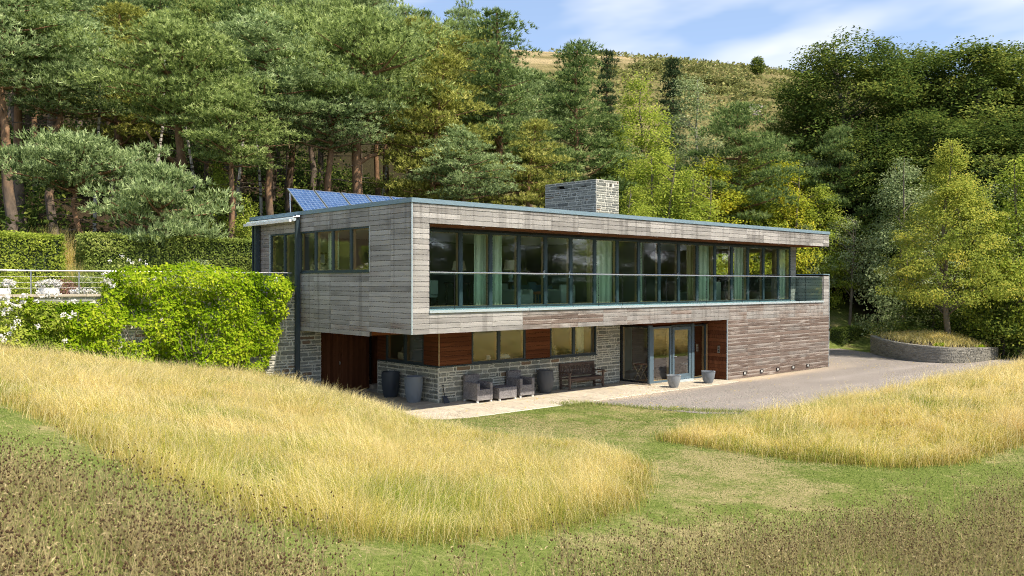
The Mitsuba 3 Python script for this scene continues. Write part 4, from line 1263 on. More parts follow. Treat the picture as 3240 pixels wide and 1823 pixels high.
P, lump = vine(6500, -10.6, -7.5, topf, botf, vrng, 0.6)
put('climbing_rose', cards(P, vrng.uniform(0.07, 0.12, len(P)), vrng, up=0.5, out=np.array([0.15, -0.8, 0.35]), droop=0.4, tone=np.clip(0.35 + 1.2 * (lump - 0.3) + 0.5 * (vrng.random(len(P)) - 0.4), 0, 1)), 'leaf_lime',
    label='climbing rose with white flowers at the far left of the garden wall', category='climber')
for k in range(30):
    x = -9.25 + 1.9 * vrng.random() ** 1.5
    z = vrng.uniform(2.25, 3.75) if k > 8 else vrng.uniform(3.3, 3.7)
    c = (x, 6.22 - 0.2 * vrng.random(), z)
    P = np.asarray(c) + vrng.normal(size=(26, 3)) * [0.04, 0.03, 0.036] * vrng.uniform(0.5, 1.2)
    put_n('climbing_rose__flower', cards(P, 0.05, vrng, up=0.2, out=np.array([0, -0.5, 0.3]), aspect=0.95), 'petal')
# a few white blooms by the end of the rail
for x, z in ((-6.30, 4.02), (-6.22, 3.92), (-6.42, 4.06), (-0.95, 4.05)):
    P = np.array([x, 6.45, z]) + vrng.normal(size=(24, 3)) * [0.05, 0.03, 0.04]
    put_n('climbing_vine__flower', cards(P, 0.07, vrng, up=0.2, aspect=0.95), 'petal')

# ------------------------------------------------------------------ hedges


def hedge(x0, x1, y0, y1, z0, z1, n, label, seed, mat='leaf_hedge'):
    rng = np.random.default_rng(seed)
    key = num('clipped_hedge')
    put(key + '__core', MB().box(x0 + 0.12, x1 - 0.12, y0 + 0.12, y1 - 0.12, z0, z1 - 0.14), 'hedge_heart')
    aF, aT, aE = (x1 - x0) * (z1 - z0), (x1 - x0) * (y1 - y0), (y1 - y0) * (z1 - z0)
    S = aF + aT + 2 * aE
    nF, nT, nE = int(n * aF / S), int(n * aT / S), int(n * aE / S)
    u = rng.random
    parts = [np.column_stack([x0 + (x1 - x0) * u(nF), np.full(nF, y0), z0 + (z1 - z0) * u(nF)]), np.column_stack([x0 + (x1 - x0) * u(nT), y0 + (y1 - y0) * u(nT), np.full(nT, z1)]),
             np.column_stack([np.full(nE, x0), y0 + (y1 - y0) * u(nE), z0 + (z1 - z0) * u(nE)]), np.column_stack([np.full(nE, x1), y0 + (y1 - y0) * u(nE), z0 + (z1 - z0) * u(nE)])]
    outs = [np.tile([0, -1.0, 0], (nF, 1)), np.tile([0, 0, 1.0], (nT, 1)), np.tile([-1.0, 0, 0], (nE, 1)), np.tile([1.0, 0, 0], (nE, 1))]
    P, O = np.vstack(parts), np.vstack(outs)
    lump = meshkit.fbm(P * 1.3, 3, seed)
    P = P + O * ((lump - 0.5) * 0.30 - 0.14 * rng.random(len(P)) ** 2)[:, None] + rng.normal(size=P.shape) * 0.02
    put(key + '__leaves', cards(P, rng.uniform(0.06, 0.11, len(P)), rng, up=0.35, out=O * 0.7, tone=np.clip(0.15 + 0.9 * (lump - 0.25) + 0.5 * (rng.random(len(P)) - 0.35), 0, 1)), mat)
    tag(key, label, 'hedge')


hedge(-10.5, -6.15, 11.6, 12.8, 3.25, 5.62, 14000, 'clipped hornbeam hedge, the short piece at the far left of the terrace', 61, 'leaf_lime')
hedge(-5.35, 1.4, 12.2, 13.4, 3.25, 5.72, 24000, 'long clipped hornbeam hedge between the garden path gap and the house', 62)

# ------------------------------------------------------------------ terrace planting


def mound(name, c, r, n, size, mat, label, cat, seed, tone=None, up=0.4, flowers=0, stems=True):
    rng = np.random.default_rng(seed)
    key = num(name)
    P, d = blob_points(n, rng, c, r, 0.55)
    P = np.asarray(c) + (P - c) * lumpy(d, seed, 0.3)[:, None]
    P[:, 2] = np.maximum(P[:, 2], c[2] - r[2] * 0.5)
    put(key, cards(P, rng.uniform(0.7, 1.3, n) * size, rng, up=up, out=d * 0.6), mat, label=label, category=cat)
    if flowers:
        d = rng.normal(size=(flowers, 3))
        d[:, 2] = np.abs(d[:, 2])
        d[:, 1] = -np.abs(d[:, 1])
        d /= np.linalg.norm(d, axis=1, keepdims=True)
        Q = np.repeat(np.asarray(c) + d * np.asarray(r) * 1.05, 14, 0) + rng.normal(size=(flowers * 14, 3)) * 0.028
        put(key + '__flowers', cards(Q, 0.055, rng, up=0.5, aspect=0.9), 'petal', kind='stuff')
    return key


for x, lab in ((-7.72, 'white bowl planter on the terrace, right of the leftmost rail post'), (-8.98, 'white bowl planter at the left edge of the terrace')):
    pk = num('white_planter')
    put(pk, lathe([(0.0, 3.45), (0.18, 3.45), (0.26, 3.58), (0.285, 3.72), (0.28, 3.84), (0.25, 3.85), (0.24, 3.80)], 32, (x, 7.30, 0)), 'white_paint', smooth=40, label=lab, category='planter', group='white planters on the terrace')
    put(pk + '__soil', lathe([(0.245, 3.80), (0, 3.81)], 20, (x, 7.30, 0)), 'soil')
    put(pk + '__foot', MB().box(x - 0.2, x + 0.2, 7.1, 7.5, 3.3, 3.449), 'slab')
mound('flowering_plant', (-7.72, 7.28, 3.92), (0.30, 0.24, 0.13), 350, 0.06, 'leaf_silver', 'white flowers filling the bowl planter right of the rail post', 'flowers', 71, flowers=30)
mound('flowering_plant', (-8.98, 7.28, 3.92), (0.34, 0.24, 0.16), 350, 0.06, 'leaf_silver', 'white flowers filling the planter at the left edge', 'flowers', 72, flowers=34)
mound('heather_mound', (-7.12, 8.0, 3.72), (0.42, 0.4, 0.38), 2200, 0.05, 'heather', 'brown-purple heather mound behind the rail', 'shrub', 73)
mound('flowering_plant', (-6.85, 7.15, 3.72), (0.34, 0.12, 0.07), 250, 0.05, 'leaf_silver', 'low white flowers trailing on the wall coping', 'flowers', 74, flowers=22)
mound('garden_shrub', (-8.35, 8.4, 3.75), (0.55, 0.45, 0.62), 2200, 0.06, 'leaf_lime', 'loose lime green shrub between the white planters', 'shrub', 75)
mound('garden_shrub', (-4.8, 9.6, 3.9), (0.9, 0.6, 0.95), 2600, 0.07, 'leaf_hedge', 'green garden shrub showing above the climber near the hedge', 'shrub', 76, flowers=12)
mound('garden_shrub', (-2.4, 9.8, 3.9), (1.0, 0.6, 0.95), 2600, 0.07, 'leaf_silver', 'pale garden shrub showing above the climber in front of the hedge', 'shrub', 77)
# pale flower heads left of the climber
frng = np.random.default_rng(78)
key = num('hydrangea')
P, d = blob_points(1500, frng, (-6.25, 8.2, 3.75), (0.5, 0.4, 0.55), 0.5)
put(key, cards(P, frng.uniform(0.06, 0.1, 1500), frng, out=d * 0.5), 'leaf_hedge', label='hydrangea with pale green flower heads beside the climber', category='shrub')
for k in range(14):
    c = np.array([-6.3, 8.0, 3.95]) + frng.uniform(-1, 1, 3) * [0.45, 0.2, 0.28]
    put_n(key + '__flower_head', cards(c + frng.normal(size=(24, 3)) * 0.035, 0.05, frng, up=0.4, aspect=0.9), 'leaf_silver')


def tall_grass(n, c, r, h, mat, label, seed, name='ornamental_grass', tone=None, cat='grass', kind=None):
    rng = np.random.default_rng(seed)
    a = rng.uniform(0, 2 * np.pi, n)
    q = np.sqrt(rng.random(n))
    B = np.column_stack([c[0] + r[0] * q * np.cos(a), c[1] + r[1] * q * np.sin(a), np.full(n, c[2])])
    return put(num(name), blades(B, h * rng.uniform(0.6, 1.15, n), rng, width=0.016, lean=0.35, tone=rng.random(n) * 0.5 + 0.4 if tone is None else tone(rng, n)), mat, label=label, category=None if kind else cat, kind=kind)


def blades(B, h, rng, width=0.01, lean=0.4, tone=None, azim=None, curl=1.0, dead=0.0, sway=0.9):
    n = len(B)
    h = np.broadcast_to(np.asarray(h, float), (n,))
    a = rng.uniform(0, 2 * np.pi, n) if azim is None else azim + rng.normal(size=n) * sway
    d = np.column_stack([np.cos(a), np.sin(a), np.zeros(n)])
    l = (np.broadcast_to(lean, (n,)) * rng.uniform(0.2, 1.5, n))[:, None]
    hh = h[:, None]
    up = np.array([[0, 0, 1.0]])
    mid = B + d * hh * l * 0.35 + up * hh * 0.58
    tip = B + d * hh * l * curl + up * hh * (1 - 0.35 * l * l).clip(0.45)
    b = rng.uniform(0, 2 * np.pi, n)
    s = np.column_stack([np.cos(b), np.sin(b), np.zeros(n)]) * (np.broadcast_to(width, (n,)) * 0.5)[:, None]
    v = np.stack([B - s, B + s, mid + s * 0.75, mid - s * 0.75, tip], 1).reshape(-1, 3)
    k = np.arange(n)[:, None] * 5
    f = np.concatenate([k + [0, 1, 2], k + [0, 2, 3], k + [3, 2, 4]])
    uv = np.zeros((n * 5, 2))
    uv[:, 0] = np.repeat(np.clip(rng.random(n) if tone is None else tone, 0, 1), 5)
    uv[:, 1] = np.repeat(np.clip(np.broadcast_to(dead, (n,)), 0, 1), 5)
    return v, f, uv


tall_grass(600, (-5.75, 12.3, 3.3), (0.28, 0.5, 0), 1.35, 'meadow_blade', 'tall tawny grass in the gap between the hedges', 81)
tall_grass(1000, (-5.25, 16.4, 3.8), (0.75, 0.5, 0), 2.3, 'meadow_blade', 'golden grass tuft behind the hedge under the pines', 82)
tall_grass(350, (-5.95, 10.9, 3.3), (0.25, 0.2, 0), 1.35, 'turf_blade', 'green iris leaves in front of the hedge gap', 83, name='iris_clump', cat='plant', tone=lambda r, n: r.random(n) * 0.4)

# ------------------------------------------------------------------ curved planter with the linden
arc = np.array([(34.6, 2.9), (33.2, 1.9), (32.1, 0.9), (31.2, -0.2), (30.65, -1.2), (30.5, -2.1), (30.75, -2.85), (31.5, -3.3), (32.7, -3.55), (34.3, -3.62), (35.6, -3.6)])
from scipy.interpolate import splprep, splev
tck, _ = splprep(arc.T, s=0)
sp = np.array(splev(np.linspace(0, 1, 400), tck)).T
seg = np.concatenate([[0], np.cumsum(np.linalg.norm(np.diff(sp, axis=0), axis=1))])
AL = seg[-1]


def on_arc(s):
    s = np.clip(s, 0, AL)
    p = np.column_stack([np.interp(s, seg, sp[:, 0]), np.interp(s, seg, sp[:, 1])])
    q = np.column_stack([np.interp(s + 0.05, seg, sp[:, 0]) - np.interp(s - 0.05, seg, sp[:, 0]), np.interp(s + 0.05, seg, sp[:, 1]) - np.interp(s - 0.05, seg, sp[:, 1])])
    q /= np.linalg.norm(q, axis=1, keepdims=True) + 1e-9
    return p, np.column_stack([q[:, 1], -q[:, 0]])       # the outward side is to the right of the path


ss = np.linspace(0, AL, 90)
p, o = on_arc(ss)
hw = np.interp(ss, [0, AL * 0.5, AL], [1.0, 0.85, 0.62])
flip = 1.0 if np.mean((p - np.array([33.5, -0.5])) * o) > 0 else -1.0
V = np.vstack([np.column_stack([p, np.full(90, -0.1)]), np.column_stack([p, hw]), np.column_stack([p - flip * o * 0.3, hw]), np.column_stack([p - flip * o * 0.3, np.full(90, -0.1)])])
k = np.arange(89)
Fq = np.vstack([np.stack([k + 90 * r, k + 1 + 90 * r, k + 1 + 90 * (r + 1), k + 90 * (r + 1)], 1) for r in range(3)])
put('planter_wall', (V, np.vstack([Fq[:, [0, 1, 2]], Fq[:, [0, 2, 3]]])), 'shaded_mortar', label='low curved dark stone wall round the planter beside the drive', category='wall')


def place_arc(v):
    p, o = on_arc(v[:, 0])
    return np.column_stack([p + flip * o * (-v[:, 1:2]), v[:, 2]])


stonework('planter_wall', AL, 0.98, place_arc, 44, most=300, skip=lambda a, z: z > np.interp(a, [0, AL * 0.5, AL], [0.97, 0.82, 0.59]), hmin=0.05, hmax=0.10, lmin=0.16, lmax=0.5, gap=0.016, mat='dark_stone')
# earth inside the planter
pp = np.vstack([np.column_stack([p - flip * o * 0.25, hw - 0.06])])
cen = np.array([[35.2, -0.6, 1.25]])
V = np.vstack([pp, cen])
put('planter_bed', (V, np.array([[a, a + 1, 90] for a in range(89)])), 'soil', kind='structure', label='earth bed inside the curved planter')
prg = np.random.default_rng(84)
a, t_ = prg.integers(0, 90, 5200), prg.random(5200) ** 0.6
B = pp[a] * (1 - t_[:, None] * 0.8) + cen * t_[:, None] * 0.8 + prg.normal(size=(5200, 3)) * [0.12, 0.12, 0]
put('planter_grass', blades(B, prg.uniform(0.15, 0.42, 5200), prg, width=0.028, lean=0.6, tone=prg.random(5200) * 0.5 + 0.45), 'meadow_blade', kind='stuff', label='dry tawny grass growing in the planter', category='grass')
mound('sedum_cushion', (31.6, -2.2, 0.86), (0.55, 0.3, 0.10), 700, 0.06, 'leaf_vine', 'bright yellow-green cushion on top of the planter wall', 'plant', 85)
mound('sedum_cushion', (34.0, -3.25, 0.70), (0.35, 0.25, 0.10), 500, 0.06, 'leaf_vine', 'small yellow-green cushion at the right end of the planter', 'plant', 86)
# golden long grass on the bank behind the house end
bg = np.random.default_rng(87)
bx, by = bg.uniform(25.6, 40, 16000), bg.uniform(8.5, 14, 16000)
m = by > 10.2 - 0.2 * (bx - 26)
put('bank_grass', blades(np.column_stack([bx, by, H(bx, by) - 0.02])[m], bg.uniform(0.5, 1.0, m.sum()), bg, width=0.035, lean=0.45, tone=0.45 + 0.5 * bg.random(m.sum())), 'meadow_blade', kind='stuff', label='tall golden grass on the bank behind the house end')
hedge(36.6, 40.5, 5.6, 6.6, 0.0, 1.25, 4000, 'dark low hedge at the back of the drive, right of the house', 63, 'leaf_beech')

# ------------------------------------------------------------------ trees: a few shapegroups, one instance per tree


def pine(seed, H0, bare, R, n, prof, pad=(0.6, 1.1), rise=(0.05, 0.35), wander=0.35, dens=56, flat=0.42, trunk=0.24, fork=False):
    rng = np.random.default_rng(seed)
    zt = np.linspace(0, 1, 10)
    wx, wy = np.cumsum(rng.normal(size=10)) * wander * 0.25, np.cumsum(rng.normal(size=10)) * wander * 0.25
    wx, wy = wx - wx[0], wy - wy[0]
    ax = lambda t: np.array([np.interp(t, zt, wx), np.interp(t, zt, wy), t * H0])
    tr = MB()
    pts = np.array([ax(t) for t in zt])
    pts[0, 2] = -0.6
    v, f = tube(pts, trunk * (1 - 0.82 * zt), 9)
    tr.add(v, f, np.column_stack([np.full(len(v), 0.5), np.clip(v[:, 2] / H0, 0, 1)]))
    if fork:
        q = [ax(0.42), ax(0.42) + [0.7, 0, 0.5], ax(0.42) + [1.5, 0.2, 0.75], ax(0.42) + [2.3, 0.3, 1.6]]
        v, f = tube(q, [0.14, 0.11, 0.09, 0.05], 7)
        tr.add(v, f, np.tile([0.5, 0.6], (len(v), 1)))
    SP, SA, ST, SL = [], [], [], []
    az = rng.uniform(0, 6.28)
    for i in range(n):
        u = ((i + rng.random()) / n)
        t = bare + (0.985 - bare) * u
        az += 2.4 + rng.normal() * 0.35
        L = R * prof(u) * rng.uniform(0.55, 1.08)
        p0 = ax(t)
        d = np.array([math.cos(az), math.sin(az), 0])
        r = rng.uniform(*rise)
        p1, p2 = p0 + d * L * 0.5 + [0, 0, L * r * 0.35], p0 + d * L + [0, 0, L * r]
        v, f = tube([p0, p1, p2], [0.035 + 0.022 * L, 0.025 + 0.01 * L, 0.015], 4, cap=False)
        tr.add(v, f, np.tile([0.5, 0.55 + 0.3 * rng.random()], (len(v), 1)))
        for frac in ((1.0, 0.7, 0.42) if L > 1.3 else (1.0, 0.55)):
            a = rng.uniform(*pad) * (0.75 + 0.35 * frac) * (0.75 + 0.4 * min(L / R, 1))
            c = p0 + (p2 - p0) * frac + rng.normal(size=3) * [0.22, 0.22, 0.12] * a + [0, 0, 0.1]
            m = int(dens * a * a)
            q = np.sqrt(rng.random(m)) * a
            th = rng.uniform(0, 6.28, m)
            o = np.column_stack([np.cos(th), np.sin(th), np.zeros(m)])
            P = c + o * q[:, None] * lumpy(o, seed + i, 0.3)[:, None]
            top = flat * a * (1 - (q / a) ** 2)
            zz = rng.uniform(-0.35, 1.0, m)
            P[:, 2] += top * zz + rng.normal(size=m) * 0.04
            A = o * (0.15 + 0.75 * (q / a))[:, None] + [0, 0, 0.95] + d * 0.2
            SP.append(P)
            SA.append(A / np.linalg.norm(A, axis=1, keepdims=True))
            ST.append(np.clip(0.10 + 0.62 * (zz + 0.35) / 1.35 + rng.normal(size=m) * 0.17 + rng.normal() * 0.10, 0, 1))  # painted sun and shade: tufts toned dark under the pad, pale on top
            SL.append(np.full(m, 1.0))
    SP, SA, ST = np.vstack(SP), np.vstack(SA), np.concatenate(ST)
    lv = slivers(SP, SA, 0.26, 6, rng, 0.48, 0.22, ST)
    # dead grey twigs under the crown
    for _ in range(10):
        t = bare * rng.uniform(0.6, 1.05)
        a = rng.uniform(0, 6.28)
        p = [ax(t)]
        for _s in range(3):
            p.append(p[-1] + np.array([math.cos(a), math.sin(a), rng.uniform(-0.35, 0.25)]) * rng.uniform(0.3, 0.6))
            a += rng.normal() * 0.5
        v, f = tube(p, [0.03, 0.022, 0.015, 0.006], 4, cap=False)
        tr.add(v, f, np.tile([0.5, 0.1], (len(v), 1)))
    return tr, lv


def broadleaf(seed, H0, base, R, prof, nclump, per, size, sig, limbs=10, trunk=0.17, up=0.75, multi=1, amp=0.5, skin=0.55):
    rng = np.random.default_rng(seed)
    tr = MB()
    stems = []
    for m in range(multi):
        off = np.array([rng.normal() * 0.25, rng.normal() * 0.25, 0]) * (multi > 1)
        w = np.cumsum(rng.normal(size=(9, 2)), 0) * 0.06 * R / 2
        zt = np.linspace(0, 1, 9)
        pts = np.column_stack([w[:, 0] - w[0, 0] + off[0] * (1 + 1.2 * zt), w[:, 1] - w[0, 1] + off[1] * (1 + 1.2 * zt), zt * H0 * 0.97])
        pts[0, 2] = -0.5
        v, f = tube(pts, trunk * (1 - 0.88 * zt) / multi ** 0.4, 9)
        tr.add(v, f)
        stems.append((zt * H0 * 0.97, pts))
    C, W = [], []
    while len(C) < nclump:
        t = rng.random()
        a = rng.uniform(0, 6.28)
        d = np.array([[math.cos(a), math.sin(a), t * 2.2]])
        rr = R * prof(t) * (1 + amp * 2 * (meshkit.fbm(d * 1.9 + 5, 3, seed)[0] - 0.5))
        if rng.random() > (0.25 + prof(t)):
            continue
        q = 1 - skin * rng.random() ** 1.3
        C.append((rr * q * math.cos(a), rr * q * math.sin(a), base + (H0 - base) * t + rng.normal() * 0.12))
        W.append(q)
    C = np.array(C)
    for i in rng.permutation(len(C))[:limbs * 3]:
        zs, pts = stems[i % multi]
        z = max(base * 0.6, C[i, 2] - math.hypot(C[i, 0], C[i, 1]) * 0.75)
        p0 = np.array([np.interp(z, zs, pts[:, 0]), np.interp(z, zs, pts[:, 1]), z])
        mid = p0 * 0.5 + C[i] * 0.5 + [0, 0, 0.12 * R]
        v, f = tube([p0, mid, C[i]], [trunk * 0.2, trunk * 0.12, 0.01], 4, cap=False)
        tr.add(v, f)
    s = sig * rng.uniform(0.6, 1.35, nclump)
    P = np.repeat(C, per, 0) + np.clip(rng.normal(size=(nclump * per, 3)), -1.35, 1.35) * np.repeat(s, per)[:, None] * [1, 1, 0.55]
    O = P - np.array([0, 0, base + 0.35 * (H0 - base)])
    O /= np.linalg.norm(O, axis=1, keepdims=True)
    tone = np.clip(np.repeat(rng.normal(size=nclump) * 0.17 + 0.45, per) + rng.normal(size=len(P)) * 0.2, 0, 1)
    return tr, cards(P, size * rng.uniform(0.7, 1.3, len(P)), rng, up=up, out=O * 0.85, droop=0.4, tone=tone)


dome = lambda u: (0.55 + 0.45 * math.sin(math.pi * min(1, u * 0.75 + 0.2))) * (1 - u ** 3.2) + 0.10
cone = lambda u: (1 - u) ** 0.8 * (0.75 + 0.25 * min(1, u * 6)) + 0.05
spire = lambda u: (0.8 + 0.2 * math.sin(u * 9)) * (1 - u ** 1.7) + 0.06
tall = lambda u: min(1, 0.62 + u * 1.6) * (1 - u ** 2.1) + 0.07
round_ = lambda t: math.sqrt(max(0.0, 1 - (2 * t - 0.9) ** 2 / 1.21)) * (1.0 if t > 0.05 else 0.7)
egg = lambda t: (min(1, t * 5 + 0.35)) * (1 - t ** 1.7) ** 0.75
pyramid = lambda t: min(1, t * 7 + 0.45) * (1 - t) ** 0.88 + 0.03
SPEC = {}


def group(name, tree, bark, leaf, H0, R):
    tr, lv = tree
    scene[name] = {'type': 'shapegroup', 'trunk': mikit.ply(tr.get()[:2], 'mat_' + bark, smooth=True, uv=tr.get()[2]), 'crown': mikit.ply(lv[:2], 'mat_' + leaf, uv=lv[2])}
    SPEC[name] = (H0, R)


group('pa', pine(101, 14, 0.56, 3.0, 36, tall, pad=(0.7, 1.2)), 'pine_bark', 'needle_blue', 14, 3.0)
group('pb', pine(102, 14, 0.60, 3.0, 34, tall, pad=(0.7, 1.2)), 'pine_bark', 'needle_mid', 14, 3.0)
group('pc', pine(103, 14, 0.56, 2.6, 34, tall, pad=(0.7, 1.2), wander=0.8, trunk=0.19), 'pine_bark', 'needle_blue', 14, 2.6)
group('pd', pine(104, 13, 0.58, 3.6, 40, dome, pad=(0.8, 1.4), wander=0.9, trunk=0.32, fork=True), 'pine_bark', 'needle_mid', 13, 3.6)
group('pe', pine(105, 13, 0.26, 2.8, 46, tall, pad=(0.7, 1.15)), 'pine_bark', 'needle_yellow', 13, 2.8)
group('pf', pine(106, 15, 0.22, 3.0, 54, spire, pad=(0.65, 1.1), rise=(0.15, 0.55)), 'pine_bark', 'needle_dark', 15, 3.0)
group('pg', pine(107, 12, 0.25, 3.2, 38, dome, pad=(0.8, 1.3), flat=0.3), 'pine_bark', 'needle_dark', 12, 3.2)
group('la', pine(108, 6, 0.62, 2.8, 30, dome, pad=(0.65, 1.05), trunk=0.15, dens=64), 'pine_bark', 'needle_blue', 6, 2.8)
group('lb', pine(109, 5, 0.36, 2.2, 34, dome, pad=(0.55, 0.95), trunk=0.14, dens=60), 'pine_bark', 'needle_blue', 5, 2.2)
group('sa', pine(110, 16, 0.08, 2.2, 84, cone, pad=(0.6, 0.9), rise=(-0.25, 0.05), wander=0.05, flat=0.3, dens=70), 'pine_bark', 'needle_spruce', 16, 2.2)
group('sb', pine(111, 14, 0.08, 1.8, 70, cone, pad=(0.5, 0.8), rise=(-0.25, 0.05), wander=0.05, flat=0.3, dens=70), 'pine_bark', 'needle_spruce', 14, 1.8)
group('ma', broadleaf(121, 11, 1.0, 2.6, egg, 170, 90, 0.16, 0.44, skin=0.45), 'grey_bark', 'leaf_lime', 11, 2.6)
group('mb', broadleaf(122, 8, 0.5, 2.4, egg, 170, 105, 0.135, 0.40, multi=2, skin=0.45), 'grey_bark', 'leaf_lime', 8, 2.4)
group('mc', broadleaf(123, 8, 0.5, 2.2, egg, 160, 105, 0.135, 0.39, multi=2, skin=0.45), 'grey_bark', 'leaf_yellow', 8, 2.2)
group('ba', broadleaf(124, 11, 1.5, 2.4, egg, 170, 80, 0.13, 0.40, amp=0.6), 'birch_bark', 'leaf_silver', 11, 2.4)
group('bb', broadleaf(125, 10, 0.3, 2.9, egg, 200, 100, 0.15, 0.45, multi=2, skin=0.45), 'grey_bark', 'leaf_silver', 10, 2.9)
group('xa', broadleaf(126, 20, 1.0, 5.0, round_, 300, 240, 0.235, 0.78, trunk=0.4, skin=0.4), 'grey_bark', 'leaf_beech', 20, 5.0)
group('xb', broadleaf(127, 20, 0.8, 5.0, round_, 300, 240, 0.235, 0.78, trunk=0.4, amp=0.65, skin=0.4), 'grey_bark', 'leaf_beech', 20, 5.0)
group('ln', broadleaf(128, 10, 1.9, 3.6, pyramid, 420, 100, 0.115, 0.33, trunk=0.17, limbs=14, skin=0.5), 'grey_bark', 'leaf_olive', 10, 3.6)
group('ap', broadleaf(129, 5, 1.9, 1.6, round_, 110, 46, 0.10, 0.24, trunk=0.12, multi=2), 'grey_bark', 'leaf_silver', 5, 1.6)
group('hz', broadleaf(130, 4, 0.0, 1.8, egg, 120, 46, 0.13, 0.28, trunk=0.06, multi=3), 'grey_bark', 'leaf_lime', 4, 1.8)
group('hd', broadleaf(131, 4, 0.0, 2.0, egg, 120, 46, 0.14, 0.30, trunk=0.06, multi=3), 'grey_bark', 'leaf_beech', 4, 2.0)

